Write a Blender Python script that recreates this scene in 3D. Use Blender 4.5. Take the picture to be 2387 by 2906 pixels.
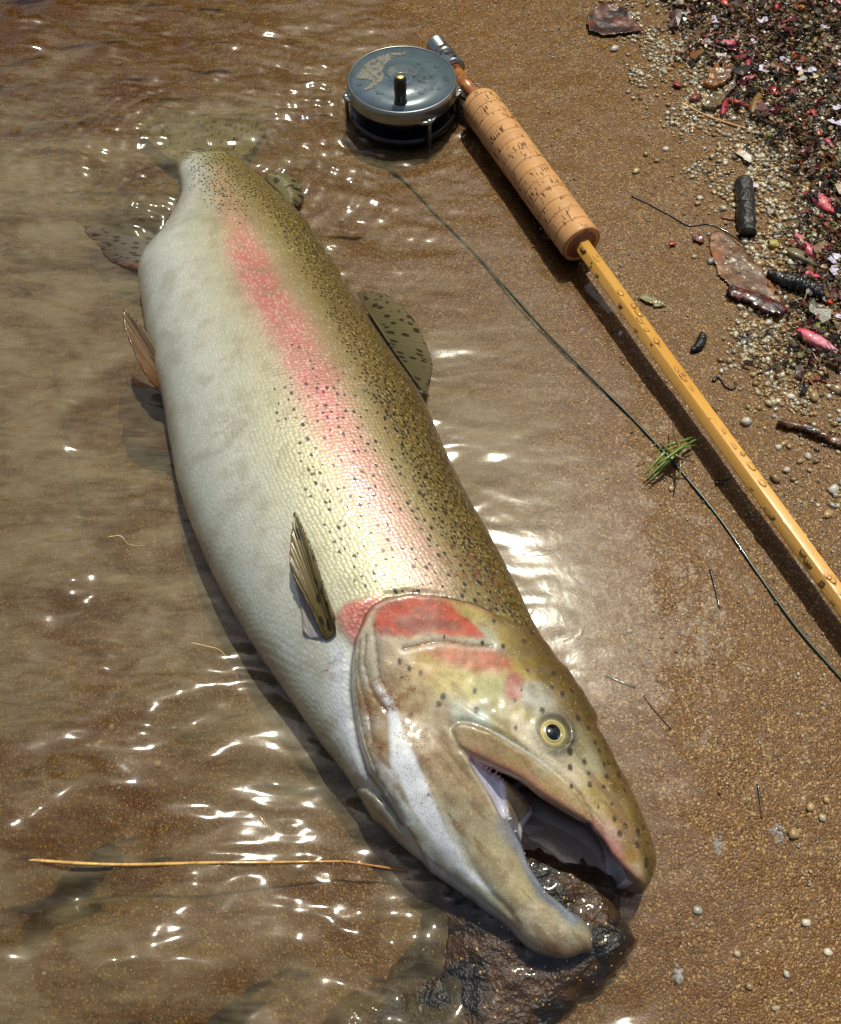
import bpy, bmesh, math, random
import numpy as np
from mathutils import Vector, Matrix

for o in list(bpy.data.objects): bpy.data.objects.remove(o)
SC=bpy.context.scene; COL=SC.collection
rng=np.random.default_rng(7); random.seed(7)

# ------------------------------------------------------------------ camera, sky, sun, exposure
cd=bpy.data.cameras.new('camera'); cam=bpy.data.objects.new('camera',cd); COL.objects.link(cam)
cam.location=(0,0,.456); cam.rotation_euler=(math.radians(30),0,0)
cd.sensor_fit='VERTICAL'; cd.angle=2*math.atan(.58); cd.clip_start=.01; cd.clip_end=400
SC.camera=cam
SUN=Vector((.09,.38,.92)).normalized()
el=math.asin(SUN.z); az=math.atan2(SUN.x,SUN.y)
W=bpy.data.worlds.new('World'); SC.world=W; W.use_nodes=True
nt=W.node_tree; bg=nt.nodes['Background']
sky=nt.nodes.new('ShaderNodeTexSky'); sky.sky_type='NISHITA'; sky.sun_disc=False
sky.sun_elevation=el; sky.sun_rotation=az; sky.air_density=1.0; sky.dust_density=4.0; sky.ozone_density=.6
nt.links.new(sky.outputs[0],bg.inputs[0]); bg.inputs[1].default_value=.085
sd=bpy.data.lights.new('sun','SUN'); sd.energy=3.5; sd.angle=math.radians(.5); sd.color=(1,.97,.80)
so=bpy.data.objects.new('sun',sd); COL.objects.link(so); so.rotation_euler=SUN.to_track_quat('Z','Y').to_euler(); so.location=(1,1,3)
SC.view_settings.view_transform='Standard'; SC.view_settings.look='None'; SC.view_settings.gamma=1; SC.view_settings.use_curve_mapping=False
SC.view_settings.exposure=-0.03
SC.cycles.max_bounces=8; SC.cycles.transparent_max_bounces=12; SC.cycles.caustics_reflective=False; SC.cycles.caustics_refractive=False
SC.cycles.use_denoising=True
SC.cycles.sample_clamp_indirect=4

# ------------------------------------------------------------------ helpers
def _interp(T, s):
    # smooth (Catmull-Rom) interpolation of table T (n,k) at s in [0,n-1]
    n=len(T); i=np.clip(np.floor(s).astype(int),0,n-2); f=(s-i)[:,None]
    P0=T[np.maximum(i-1,0)];P1=T[i];P2=T[i+1];P3=T[np.minimum(i+2,n-1)]
    return .5*((2*P1)+(P2-P0)*f+(2*P0-5*P1+4*P2-P3)*f*f+(3*P1-P0-3*P2+P3)*f**3)

def loft_coords(T, xy, m=420):
    """T rows: cx cy nx ny a b zc. For every plane point: station s, offset d, a, b, zc, end residual"""
    s=np.linspace(0,len(T)-1,m); V=_interp(T,s)
    n=V[:,2:4]/np.linalg.norm(V[:,2:4],axis=1)[:,None]; t=np.stack([n[:,1],-n[:,0]],1)
    c=V[:,:2]
    out=np.zeros((len(xy),8))
    ct=(c*t).sum(1); cn=(c*n).sum(1)
    for k in range(0,len(xy),20000):
        q=xy[k:k+20000]
        r=q@t.T-ct; d=q@n.T-cn
        cost=np.abs(r)+.08*np.abs(d)
        j=cost.argmin(1); ii=np.arange(len(q))
        o=out[k:k+20000]
        o[:,0]=s[j]; o[:,1]=d[ii,j]; o[:,2:5]=V[j][:,4:7]; res=r[ii,j]
        end=(j==0)|(j==m-1)
        o[:,5]=np.where(end,np.abs(res),0)
    return out

def loft_field(C, z, p=2., q=2.3):
    a=np.maximum(C[:,2],1e-4)[:,None]; b=np.maximum(C[:,3],1e-4)[:,None]
    dz=z[None,:]-C[:,4][:,None]
    r=((np.abs(C[:,1])[:,None]/a)**p+(np.abs(dz)/b)**q)**(1/2.1)
    return (1-r)*np.minimum(a,b)*1.0-C[:,5][:,None]

def smax(a,b,k):
    h=np.clip(.5+.5*(a-b)/k,0,1); return b+(a-b)*h+k*h*(1-h)

def seg_dist(xy, poly, closed=False):
    P=np.asarray(poly,float); A=P if closed else P[:-1]; B=np.roll(P,-1,0) if closed else P[1:]
    best=np.full(len(xy),1e9); side=np.zeros(len(xy)); par=np.zeros(len(xy))
    for i in range(len(A)):
        e=B[i]-A[i]; L=(e@e)+1e-12
        w=xy-A[i]; t=np.clip((w@e)/L,0,1); r=w-t[:,None]*e
        d=np.sqrt((r*r).sum(1)); m=d<best-1e-9
        best[m]=d[m]; side[m]=np.sign(e[0]*w[m,1]-e[1]*w[m,0]); par[m]=i+t[m]
    return best,side,par

def poly_sdf(xy, poly):
    """positive inside"""
    P=np.asarray(poly,float); d,_,_=seg_dist(xy,P,True)
    ins=np.zeros(len(xy),bool); x,y=xy[:,0],xy[:,1]
    for i in range(len(P)):
        x0,y0=P[i]; x1,y1=P[(i+1)%len(P)]
        c=((y0>y)!=(y1>y)); 
        with np.errstate(divide='ignore',invalid='ignore'):
            xi=(x1-x0)*(y-y0)/(y1-y0)+x0
        ins^=c&(x<xi)
    return np.where(ins,d,-d)

def sstep(a,b,x):
    t=np.clip((x-a)/(b-a),0,1); return t*t*(3-2*t)

def surface_nets(F, org, h):
    """F>0 inside. returns verts, quads"""
    nx,ny,nz=F.shape; I=F>0
    cs=np.zeros((nx-1,ny-1,nz-1),np.uint8)
    for a in(0,1):
        for b in(0,1):
            for c in(0,1): cs+=I[a:nx-1+a,b:ny-1+b,c:nz-1+c]
    act=(cs>0)&(cs<8); idx=np.full(act.shape,-1,np.int64); A=np.argwhere(act); idx[act]=np.arange(len(A))
    acc=np.zeros((len(A),3)); cnt=np.zeros(len(A))
    cor=[(a,b,c) for a in(0,1) for b in(0,1) for c in(0,1)]
    vals={k:F[A[:,0]+k[0],A[:,1]+k[1],A[:,2]+k[2]].astype(float) for k in cor}
    for k in cor:
        for ax in range(3):
            if k[ax]==0:
                l=list(k); l[ax]=1; l=tuple(l); va,vb=vals[k],vals[l]
                m=(va>0)!=(vb>0); t=np.where(m,va/np.where(m,va-vb,1),0)
                p=np.tile(np.array(k,float),(len(A),1)); p[:,ax]+=t
                acc[m]+=p[m]; cnt[m]+=1
    V=(A+acc/cnt[:,None])*h+org
    quads=[]
    for ax in range(3):
        sl=[slice(1,-1)]*3; o=[(ax+1)%3,(ax+2)%3]
        lo=[slice(None)]*3; hi=[slice(None)]*3; lo[ax]=slice(0,-1); hi[ax]=slice(1,None)
        a=I[tuple(lo)]; b=I[tuple(hi)]; E=np.argwhere(a!=b)
        E=E[(E[:,o[0]]>0)&(E[:,o[1]]>0)&(E[:,o[0]]<F.shape[o[0]]-1)&(E[:,o[1]]<F.shape[o[1]]-1)]
        ins=I[E[:,0],E[:,1],E[:,2]]
        q=[]
        for da,db in((1,1),(0,1),(0,0),(1,0)):
            e=E.copy(); e[:,o[0]]-=da; e[:,o[1]]-=db; q.append(idx[e[:,0],e[:,1],e[:,2]])
        q=np.stack(q,1); q[~ins]=q[~ins][:,::-1]; quads.append(q)
    return V,np.concatenate(quads)

BODY=np.array([[-.1717,.6252,.9940,.1093,.0332,.0022,-.0100],
 [-.1695,.6084,.9911,.1332,.0266,.0030,-.0090],
 [-.1665,.5919,.9918,.1280,.0270,.0070,-.0080],
 [-.1619,.5750,.9922,.1250,.0265,.0120,-.0045],
 [-.1460,.5370,.9843,.1766,.0328,.0170,.0030],
 [-.1358,.4947,.9730,.2306,.0492,.0250,.0087],
 [-.1324,.4627,.9783,.2074,.0632,.0310,.0103],
 [-.1167,.4195,.9880,.1542,.0686,.0360,.0110],
 [-.1029,.3827,.9788,.2050,.0707,.0400,.0150],
 [-.0870,.3452,.9759,.2184,.0730,.0430,.0180],
 [-.0732,.3114,.9782,.2075,.0766,.0450,.0200],
 [-.0617,.2767,.9839,.1788,.0774,.0460,.0210],
 [-.0474,.2426,.9822,.1881,.0762,.0460,.0210],
 [-.0334,.2150,.9803,.1973,.0748,.0450,.0210],
 [-.0174,.1852,.9761,.2175,.0712,.0440,.0210],
 [-.0035,.1610,.9717,.2360,.0670,.0420,.0200],
 [.0129,.1369,.9499,.3126,.0634,.0400,.0190],
 [.0246,.1207,.9330,.3600,.0598,.0370,.0180],
 [.0329,.1071,.9170,.3990,.0580,.0330,.0170]])
UPPER=np.array([[.0252,.1390,.9479,.3186,.0460,.0320,.0220],
 [.0373,.1224,.9377,.3473,.0458,.0355,.0218],
 [.0498,.1090,.9383,.3458,.0409,.0340,.0210],
 [.0630,.0956,.9284,.3716,.0345,.0310,.0200],
 [.0751,.0831,.9216,.3881,.0285,.0290,.0190],
 [.0840,.0730,.9352,.3541,.0233,.0270,.0180],
 [.0908,.0644,.9561,.2932,.0185,.0240,.0170],
 [.0949,.0587,.9587,.2846,.0147,.0210,.0160],
 [.0979,.0542,.9504,.3110,.0094,.0170,.0150],
 [.1004,.0513,.9749,.2227,.0029,.0100,.0140]])
LOWER=np.array([[-.0133,.1258,.9541,.2996,.0280,.0290,.0220],
 [-.0043,.1081,.9438,.3304,.0275,.0345,.0210],
 [.0075,.0917,.9096,.4155,.0277,.0310,.0200],
 [.0182,.0791,.8937,.4486,.0247,.0270,.0190],
 [.0261,.0700,.8697,.4935,.0203,.0240,.0190],
 [.0339,.0608,.8161,.5779,.0163,.0220,.0180],
 [.0414,.0511,.7998,.6002,.0123,.0200,.0180],
 [.0482,.0437,.7901,.6130,.0103,.0185,.0180],
 [.0553,.0373,.7382,.6745,.0110,.0175,.0180],
 [.0633,.0333,.7105,.7037,.0111,.0165,.0180],
 [.0708,.0300,.6906,.7232,.0078,.0130,.0180],
 [.0743,.0287,.6639,.7478,.0031,.0080,.0180]])
FX={
 'opercle':[(.0345,.1749),(.0259,.1771),(.0161,.1783),(.0096,.1791),(-.0058,.1795),(-.0160,.1772),(-.0224,.1735),(-.0261,.1689),(-.0276,.1643),(-.0304,.1580),(-.0320,.1479),(-.0324,.1362),(-.0305,.1247),(-.0277,.1112),(-.0232,.0994),(-.0162,.0908),(-.0167,.0903),(-.0083,.0787)],
 'cleith':[(-.0410,.1698),(-.0378,.1738),(-.0321,.1769),(-.0225,.1786),(-.0148,.1785),(-.0223,.1727),(-.0261,.1683),(-.0276,.1643),(-.0310,.1564),(-.0336,.1571),(-.0375,.1628)],
 'red_a':[(-.0210,.1706),(-.0160,.1751),(-.0058,.1776),(.0071,.1774),(.0148,.1754),(.0199,.1710),(.0275,.1656),(.0331,.1600),(.0286,.1589),(.0158,.1601),(.0031,.1595),(-.0070,.1589),(-.0189,.1587),(-.0217,.1640)],
 'red_b':[(-.0019,.1531),(.0094,.1562),(.0220,.1553),(.0348,.1545),(.0411,.1512),(.0428,.1465),(.0344,.1432),(.0255,.1432),(.0156,.1460),(.0068,.1490)],
 'purple':[(.0427,.1440),(.0471,.1423),(.0484,.1371),(.0452,.1297),(.0406,.1304),(.0401,.1377)],
 'green':[(.0267,.1384),(.0330,.1400),(.0396,.1332),(.0414,.1232),(.0357,.1194),(.0306,.1259),(.0271,.1316)],
 'white':[(-.0218,.1371),(-.0161,.1326),(-.0104,.1240),(-.0054,.1084),(-.0006,.0998),(.0046,.0872),(.0118,.0726),(.0208,.0592),(.0307,.0502),(.0227,.0537),(.0082,.0669),(-.0027,.0803),(-.0101,.0957),(-.0132,.1002),(-.0147,.1184),(-.0154,.1266)],
 'throat':[(-.0452,.1601),(-.0348,.1571),(-.0321,.1492),(-.0330,.1362),(-.0311,.1246),(-.0280,.1101),(-.0224,.0974),(-.0194,.0920),(-.0280,.0979),(-.0358,.1096),(-.0396,.1206),(-.0435,.1330)],
 'maxilla':[(.0141,.1158),(.0171,.1186),(.0225,.1181),(.0291,.1157),(.0344,.1134),(.0380,.1112),(.0451,.1072),(.0533,.1022),(.0615,.0961),(.0684,.0901),(.0728,.0845),(.0754,.0770),(.0703,.0792),(.0623,.0837),(.0541,.0886),(.0460,.0946),(.0390,.0980),(.0319,.1010),(.0212,.1060),(.0176,.1081)],
 'pale_band':[(.0291,.1167),(.0380,.1127),(.0475,.1072),(.0569,.1012),(.0626,.0961),(.0615,.0956),(.0533,.1013),(.0451,.1063),(.0380,.1100)],
 'silver':[(.0433,.1229),(.0503,.1176),(.0549,.1096),(.0630,.1023),(.0695,.0970),(.0716,.0924),(.0663,.0952),(.0570,.1017),(.0475,.1094),(.0418,.1164)],
 'lip':[(.0212,.1062),(.0319,.1010),(.0390,.0980),(.0460,.0946),(.0541,.0886),(.0623,.0837),(.0703,.0792),(.0771,.0755),(.0810,.0706),(.0856,.0645),(.0908,.0594),(.0970,.0550)],
 'lowlip':[(.0128,.1158),(.0152,.1114),(.0176,.1071),(.0230,.0985),(.0291,.0918),(.0332,.0836),(.0361,.0791),(.0406,.0771),(.0454,.0691),(.0485,.0601),(.0549,.0516),(.0606,.0473),(.0671,.0405)],
 'membrane':[(.0209,.1060),(.0271,.1028),(.0373,.0983),(.0390,.0929),(.0402,.0816),(.0375,.0801),(.0333,.0876),(.0272,.0957),(.0227,.1016)],
 'gum':[(.0393,.0814),(.0460,.0752),(.0474,.0655),(.0519,.0574),(.0575,.0510),(.0644,.0450),(.0708,.0405),(.0672,.0364),(.0600,.0422),(.0520,.0485),(.0471,.0569),(.0436,.0656),(.0406,.0731)],
 'skull':[(.0312,.1765),(.0378,.1735),(.0442,.1681)],
 'groove':[(-.0082,.1530),(-.0019,.1543),(.0044,.1560),(.0113,.1570),(.0221,.1559),(.0343,.1563)],
 'fold_a':[(-.0222,.1644),(-.0204,.1507),(-.0190,.1397),(-.0155,.1329)],
 'fold_b':[(-.0256,.1589),(-.0263,.1461),(-.0236,.1364),(-.0210,.1304),(-.0154,.1244)],
 'fold_c':[(-.0287,.1567),(-.0291,.1439),(-.0271,.1338),(-.0241,.1243),(-.0214,.1101)],
 'fold_d':[(-.0305,.1477),(-.0302,.1368),(-.0278,.1224),(-.0238,.1073),(-.0193,.0969)],
 'jawfold':[(.0010,.1004),(.0100,.0831),(.0172,.0693),(.0244,.0575),(.0315,.0486),(.0402,.0413)],
 'jawfold_b':[(-.0299,.0983),(-.0195,.0908),(-.0119,.0849),(-.0064,.0770)],
 'eye':[(.0615,.1159)],
 'nostril':[(.0855,.0974),(.0877,.0942),(.0833,.0922)],
 'headspots':[(.0253,.1335),(.0105,.1303),(.0257,.1244),(.0436,.1164),(.0626,.1379),(.0644,.1456),(.0513,.1454),(.0675,.1349),(.0731,.1382),(.0792,.1199),(.0816,.1130),(.0833,.1093),(.0875,.1115),(.0876,.1152),(.0874,.1043),(.0911,.1047),(.0923,.0996),(.0679,.0999),(.0751,.1030),(.0683,.1068),(.0699,.1117),(.0764,.0977),(.0765,.0927),(.0796,.0833),(.0864,.0849),(.0869,.0786),(.0917,.0759),(.0980,.0738),(.0887,.0725),(.0968,.0683),(.0942,.0921),(.1016,.0766),(.0995,.0861),(.1028,.0699),(.1010,.0624),(.1007,.0605),(.0437,.1292),(.0473,.1346),(.0565,.1250),(.0680,.0919),(.0849,.1029),(.0741,.1237),(.0104,.1303),(.0085,.1269),(-.0000,.1411),(-.0053,.1432),(.0113,.1589),(.0398,.1566),(.0509,.1617),(.0556,.1683),(.0359,.1696),(.0352,.1774),(.0110,.1795),(-.0032,.1814),(.0252,.1334),(.0256,.1244),(-.0097,.1467),(.0298,.1574)],
 'stripe':[(-.1516,.5512),(-.1385,.5047),(-.1278,.4761),(-.1162,.4373),(-.1028,.4054),(-.0868,.3706),(-.0730,.3452),(-.0599,.3134),(-.0499,.2891),(-.0381,.2629),(-.0272,.2394),(-.0168,.2206),(-.0043,.2004),(.0053,.1881)],
 'olive':[(-.1432,.5657),(-.1153,.5046),(-.0956,.4631),(-.0782,.4285),(-.0626,.3909),(-.0484,.3542),(-.0339,.3174),(-.0222,.2894),(-.0112,.2638),(.0005,.2371),(.0129,.2146),(.0272,.1908),(.0367,.1817)],
 'pect':[(-.0417,.1661)],
}
HEAD_TONES=[(.0259,.1760,190,170,100),(.0395,.1800,120,100,50),(.0500,.1782,100,85,40),(.0417,.1604,185,160,85),(.0551,.1593,150,115,50),(.0608,.1461,125,95,40),(.0508,.1477,190,165,90),(.0031,.1578,215,200,165),(.0349,.1572,190,190,165),(-.0125,.1503,200,180,150),(.0031,.1464,195,165,100),(.0154,.1383,205,190,115),(.0215,.1325,200,190,120),(.0327,.1329,165,165,85),(.0365,.1232,150,140,75),(.0183,.1234,190,195,180),(.0273,.1197,185,195,185),(.0091,.1206,190,175,145),(.0030,.1087,170,150,120),(-.0031,.1293,190,170,130),(-.0201,.1513,190,180,160),(-.0281,.1426,165,160,140),(-.0216,.1275,150,120,85),(-.0182,.1123,160,140,110),(-.0247,.1193,180,180,170),(-.0000,.0971,190,170,140),(.0150,.0980,185,165,130),(.0607,.1051,175,170,140),(.0513,.1096,210,200,170),(.0432,.1210,170,155,90),(.0569,.1012,215,205,175),(.0658,.0958,215,200,165),(.0528,.1327,190,190,175),(.0712,.1428,165,125,55),(.0733,.1110,165,160,120),(.0792,.1055,175,170,135),(.0863,.1068,130,100,45),(.0911,.0947,115,90,40),(.0804,.0876,185,160,95),(.0890,.0796,150,120,55),(.0739,.0820,200,180,140),(.0823,.0738,200,170,150),(.0941,.0637,170,135,70),(.1008,.0668,100,80,35),(.1042,.0619,90,70,30),(.0938,.0584,205,190,150),(.0849,.0660,195,150,135),(.0272,.1152,150,130,90),(.0450,.1012,170,145,100),(.0595,.0902,180,155,105),(.0242,.1056,190,160,130),(.0797,.1297,110,80,35),(.0998,.1059,95,72,32),(.1029,.0787,100,78,35),(.0084,.1092,185,165,130),(.0175,.0962,175,155,120),(.0265,.0794,165,150,120),(.0326,.0669,190,175,135),(.0438,.0506,200,185,140),(.0548,.0386,195,180,150),(.0650,.0308,180,165,140),(.0613,.0257,190,150,130),(.0396,.0588,195,180,145),(.0083,.0638,205,215,220),(-.0009,.0719,190,200,195),(.0248,.0488,200,205,195),(.0439,.0353,205,190,170),(.0407,.0740,150,155,165),(.0549,.0544,140,145,150),(.0665,.0408,150,155,155),(-.0149,.0811,190,200,195),(-.0195,.0930,200,205,205),(-.0244,.1105,175,165,145)]
def lin(r,g,b):
    f=lambda c:((c/255+.055)/1.055)**2.4 if c>10 else c/255/12.92
    return np.array([f(r),f(g),f(b)])
def L(*c): return tuple(lin(*c))
def hash2(ix,iy,seed):
    h=(ix.astype(np.int64)*374761393+iy.astype(np.int64)*668265263+seed*974711)&0x7fffffff
    h=((h^(h>>13))*1274126177)&0x7fffffff
    return ((h^(h>>16))&0xffff)/65535.
def vnoise(x,y,seed=0):
    ix=np.floor(x).astype(np.int64); iy=np.floor(y).astype(np.int64); fx=x-ix; fy=y-iy
    fx=fx*fx*fx*(fx*(fx*6-15)+10); fy=fy*fy*fy*(fy*(fy*6-15)+10)
    a=hash2(ix,iy,seed);b=hash2(ix+1,iy,seed);c=hash2(ix,iy+1,seed);d=hash2(ix+1,iy+1,seed)
    return (a+(b-a)*fx)*(1-fy)+(c+(d-c)*fx)*fy
def fbm(x,y,seed=0,o=4):
    s=0;a=.5;t=0
    for k in range(o): s=s+a*vnoise(x*2**k+17.3*k,y*2**k-9.1*k,seed+k); t+=a; a*=.5
    return s/t
def mesh(name,V,F,mat=None,parent=None,col=None,smooth=True,attrs=None,link=True,kind=None):
    me=bpy.data.meshes.new(name); V=np.asarray(V,np.float32)
    if isinstance(F,np.ndarray):
        k=F.shape[1]; me.vertices.add(len(V)); me.vertices.foreach_set('co',V.ravel())
        me.loops.add(F.size); me.loops.foreach_set('vertex_index',F.astype(np.int32).ravel())
        me.polygons.add(len(F)); me.polygons.foreach_set('loop_start',np.arange(0,F.size,k,dtype=np.int32))
        me.update(calc_edges=True)
    else:
        me.from_pydata(V.tolist(),[],F); me.update()
    if smooth: me.polygons.foreach_set('use_smooth',np.ones(len(me.polygons),bool))
    if col is not None:
        c=np.ones((len(V),4),np.float32); c[:,:3]=col
        a=me.color_attributes.new('Col','FLOAT_COLOR','POINT'); a.data.foreach_set('color',c.ravel())
    for k,v in (attrs or {}).items():
        v=np.asarray(v,np.float32)
        if v.ndim==1: a=me.attributes.new(k,'FLOAT','POINT'); a.data.foreach_set('value',v)
        else: a=me.attributes.new(k,'FLOAT_VECTOR','POINT'); a.data.foreach_set('vector',v.ravel())
    if mat: me.materials.append(mat)
    me.validate()
    ob=bpy.data.objects.new(name,me)
    if link: COL.objects.link(ob)
    if parent: ob.parent=parent
    if kind: ob['kind']=kind
    return ob
def tag(o,label,cat,group=None):
    o['label']=label; o['category']=cat
    if group: o['group']=group
    return o
def empty(name,loc,label,cat,group=None,M=None):
    o=bpy.data.objects.new(name,None); COL.objects.link(o); o.empty_display_size=.01
    if M is not None: o.matrix_world=M
    else: o.location=loc
    return tag(o,label,cat,group)
def grid_mesh(xs,ys):
    X,Y=np.meshgrid(xs,ys,indexing='ij'); nx,ny=X.shape
    i=np.arange(nx*ny).reshape(nx,ny)
    F=np.stack([i[:-1,:-1],i[1:,:-1],i[1:,1:],i[:-1,1:]],-1).reshape(-1,4)
    return X.ravel(),Y.ravel(),F
def tube(pts,rad,n=8,cap=True):
    """tapered tube along 3D points"""
    P=np.asarray(pts,float); R=np.broadcast_to(np.asarray(rad,float),(len(P),))
    T=np.gradient(P,axis=0); T/=np.linalg.norm(T,axis=1)[:,None]+1e-12
    up=np.tile([0,0,1.],(len(P),1)); up[np.abs(T[:,2])>.95]=[0,1,0]
    A=np.cross(T,up); A/=np.linalg.norm(A,axis=1)[:,None]; B=np.cross(A,T)
    th=np.linspace(0,2*np.pi,n,endpoint=False)
    V=(P[:,None]+R[:,None,None]*(np.cos(th)[None,:,None]*A[:,None]+np.sin(th)[None,:,None]*B[:,None])).reshape(-1,3)
    F=[]
    for i in range(len(P)-1):
        for j in range(n): F.append([i*n+j,i*n+(j+1)%n,(i+1)*n+(j+1)%n,(i+1)*n+j])
    if cap: F.append(list(range(n))[::-1]); F.append([(len(P)-1)*n+j for j in range(n)])
    return V,F
def spline(pts,m=8):
    P=np.asarray(pts,float); s=np.linspace(0,len(P)-1,(len(P)-1)*m+1); return _interp(P,s)
def lathe(prof,n=32,cap0=True,cap1=True):
    """profile [(r,z)] about z"""
    th=np.linspace(0,2*np.pi,n,endpoint=False); V=[];F=[]
    for r,z in prof: V+= [(r*math.cos(t),r*math.sin(t),z) for t in th]
    for i in range(len(prof)-1):
        for j in range(n): F.append([i*n+j,i*n+(j+1)%n,(i+1)*n+(j+1)%n,(i+1)*n+j])
    if cap0: F.append(list(range(n))[::-1])
    if cap1: F.append([(len(prof)-1)*n+j for j in range(n)])
    return np.array(V),F
class NT:
    def __init__(s,name):
        s.m=bpy.data.materials.new(name); s.m.use_nodes=True; s.t=s.m.node_tree; s.t.nodes.clear()
        s.out=s.n('OutputMaterial')
    def n(s,t,**k):
        nd=s.t.nodes.new('ShaderNode'+t)
        for a,b in k.items():
            if hasattr(nd,a): setattr(nd,a,b)
        return nd
    def l(s,a,b): s.t.links.new(a,b)
    def val(s,inp,v):
        if isinstance(v,bpy.types.NodeSocket): s.l(v,inp)
        else: inp.default_value=v
    def attr(s,name,o='Fac'): return s.n('Attribute',attribute_name=name).outputs[o]
    def math(s,op,a,b=0.,c=None):
        nd=s.n('Math',operation=op); s.val(nd.inputs[0],a); s.val(nd.inputs[1],b)
        if c is not None: s.val(nd.inputs[2],c)
        return nd.outputs[0]
    def mix(s,f,a,b,bt='MIX'):
        nd=s.n('Mix',data_type='RGBA',blend_type=bt); s.val(nd.inputs[0],f)
        for i,v in((6,a),(7,b)):
            if isinstance(v,bpy.types.NodeSocket): s.l(v,nd.inputs[i])
            else: nd.inputs[i].default_value=(*v,1)
        return nd.outputs[2]
    def noise(s,vec,scale,detail=3,dist=0.,rough=.5,o='Fac'):
        nd=s.n('TexNoise'); s.l(vec,nd.inputs['Vector']) if vec else None
        nd.inputs['Scale'].default_value=scale; nd.inputs['Detail'].default_value=detail; nd.inputs['Distortion'].default_value=dist; nd.inputs['Roughness'].default_value=rough
        return nd.outputs[o]
    def vor(s,vec,scale,o='Distance',feature='F1',rnd=1.,dim='3D'):
        nd=s.n('TexVoronoi',feature=feature,voronoi_dimensions=dim); s.l(vec,nd.inputs['Vector']); nd.inputs['Scale'].default_value=scale; nd.inputs['Randomness'].default_value=rnd
        return nd.outputs[o]
    def mapv(s,vec,scale=(1,1,1),rot=(0,0,0)):
        nd=s.n('Mapping'); s.l(vec,nd.inputs[0]); nd.inputs['Scale'].default_value=scale; nd.inputs['Rotation'].default_value=rot; return nd.outputs[0]
    def ramp(s,f,a,b,lo=0.,hi=1.):
        nd=s.n('MapRange',interpolation_type='SMOOTHSTEP'); s.val(nd.inputs[0],f)
        for i,v in zip((1,2,3,4),(a,b,lo,hi)): nd.inputs[i].default_value=v
        return nd.outputs[0]
    def cramp(s,f,stops):
        nd=s.n('ValToRGB'); s.val(nd.inputs[0],f); cr=nd.color_ramp
        while len(cr.elements)<len(stops): cr.elements.new(.5)
        for e,(p,c) in zip(cr.elements,stops): e.position=p; e.color=(*c,1)
        return nd.outputs[0]
    def bump(s,h,dist=.001,strength=1.,normal=None):
        nd=s.n('Bump'); s.val(nd.inputs['Height'],h); nd.inputs['Distance'].default_value=dist; nd.inputs['Strength'].default_value=strength
        if normal: s.l(normal,nd.inputs['Normal'])
        return nd.outputs[0]
    def bsdf(s,col,rough=.5,normal=None,spec=.5,metal=0.,coat=0.,coat_r=.05,sss=0.,trans=0.,alpha=1.,coat_n=None):
        b=s.n('BsdfPrincipled')
        if isinstance(col,bpy.types.NodeSocket): s.l(col,b.inputs['Base Color'])
        else: b.inputs['Base Color'].default_value=(*col,1)
        s.val(b.inputs['Roughness'],rough); s.val(b.inputs['Specular IOR Level'],spec); s.val(b.inputs['Metallic'],metal)
        s.val(b.inputs['Coat Weight'],coat); s.val(b.inputs['Coat Roughness'],coat_r); s.val(b.inputs['Transmission Weight'],trans); s.val(b.inputs['Alpha'],alpha)
        if sss: b.inputs['Subsurface Weight'].default_value=sss; b.inputs['Subsurface Radius'].default_value=(.004,.002,.001); b.inputs['Subsurface Scale'].default_value=.5
        if normal: s.l(normal,b.inputs['Normal'])
        if coat_n: s.l(coat_n,b.inputs['Coat Normal'])
        s.l(b.outputs[0],s.out.inputs[0]); return b
    def pos(s): return s.n('NewGeometry').outputs['Position']
    def obj(s): return s.n('TexCoord').outputs['Object']

# ------------------------------------------------------------------ the ground: wet sand sloping into the water
SHORE=np.array([(-.0349,.8400),(.0152,.7078),(.0448,.6041),(.0809,.5088),(.1132,.4529),(.1266,.3725),(.1300,.3073),(.1280,.2425),(.1308,.1599),(.1379,.0735),(.1468,-.0169)])
SHORE=np.vstack([SHORE[0]+(SHORE[0]-SHORE[1])*40,SHORE,SHORE[-1]+(SHORE[-1]-SHORE[-2])*40])
def shore_d(xy):
    d,s,_=seg_dist(xy,SHORE); return d*s          # + on the beach side (right)
_t=shore_d(np.array([[.5,.5]]))
SG=1. if _t[0]>0 else -1.
def sand_z(x,y):
    x=np.asarray(x,float); y=np.asarray(y,float)
    d=SG*shore_d(np.c_[x.ravel(),y.ravel()]).reshape(x.shape)
    d=d+.022*(fbm(x*14,y*14,5,3)-.5)
    z=np.where(d>0,.045*d,np.maximum(.075*d,-.012-.05*np.clip(-d-.1,0,.25)))
    z=np.where(d>.6,.027+.12*(d-.6),z)
    z=np.where(d<-.5,np.maximum(z-.25*(-d-.5),-1.2),z)
    # shallow film at the front right
    z=z+.0018*(fbm(x*22,y*22,11,3)-.5)+.0011*(fbm(x*75,y*75,21,3)-.5)
    return z
def axis_coords(lo,hi,step,far,grow=1.25):
    c=list(np.arange(lo,hi+1e-9,step)); s=step; 
    a=[];v=lo
    while v>-far: s*=grow; v-=s; a.append(v)
    s=step;v=hi;b=[]
    while v<far: s*=grow; v+=s; b.append(v)
    return np.array(a[::-1]+c+b)
xs=axis_coords(-.46,.46,.002,60.); ys=axis_coords(-.06,.86,.002,60.)
X,Y,F=grid_mesh(xs,ys); Z=sand_z(X,Y)
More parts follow.
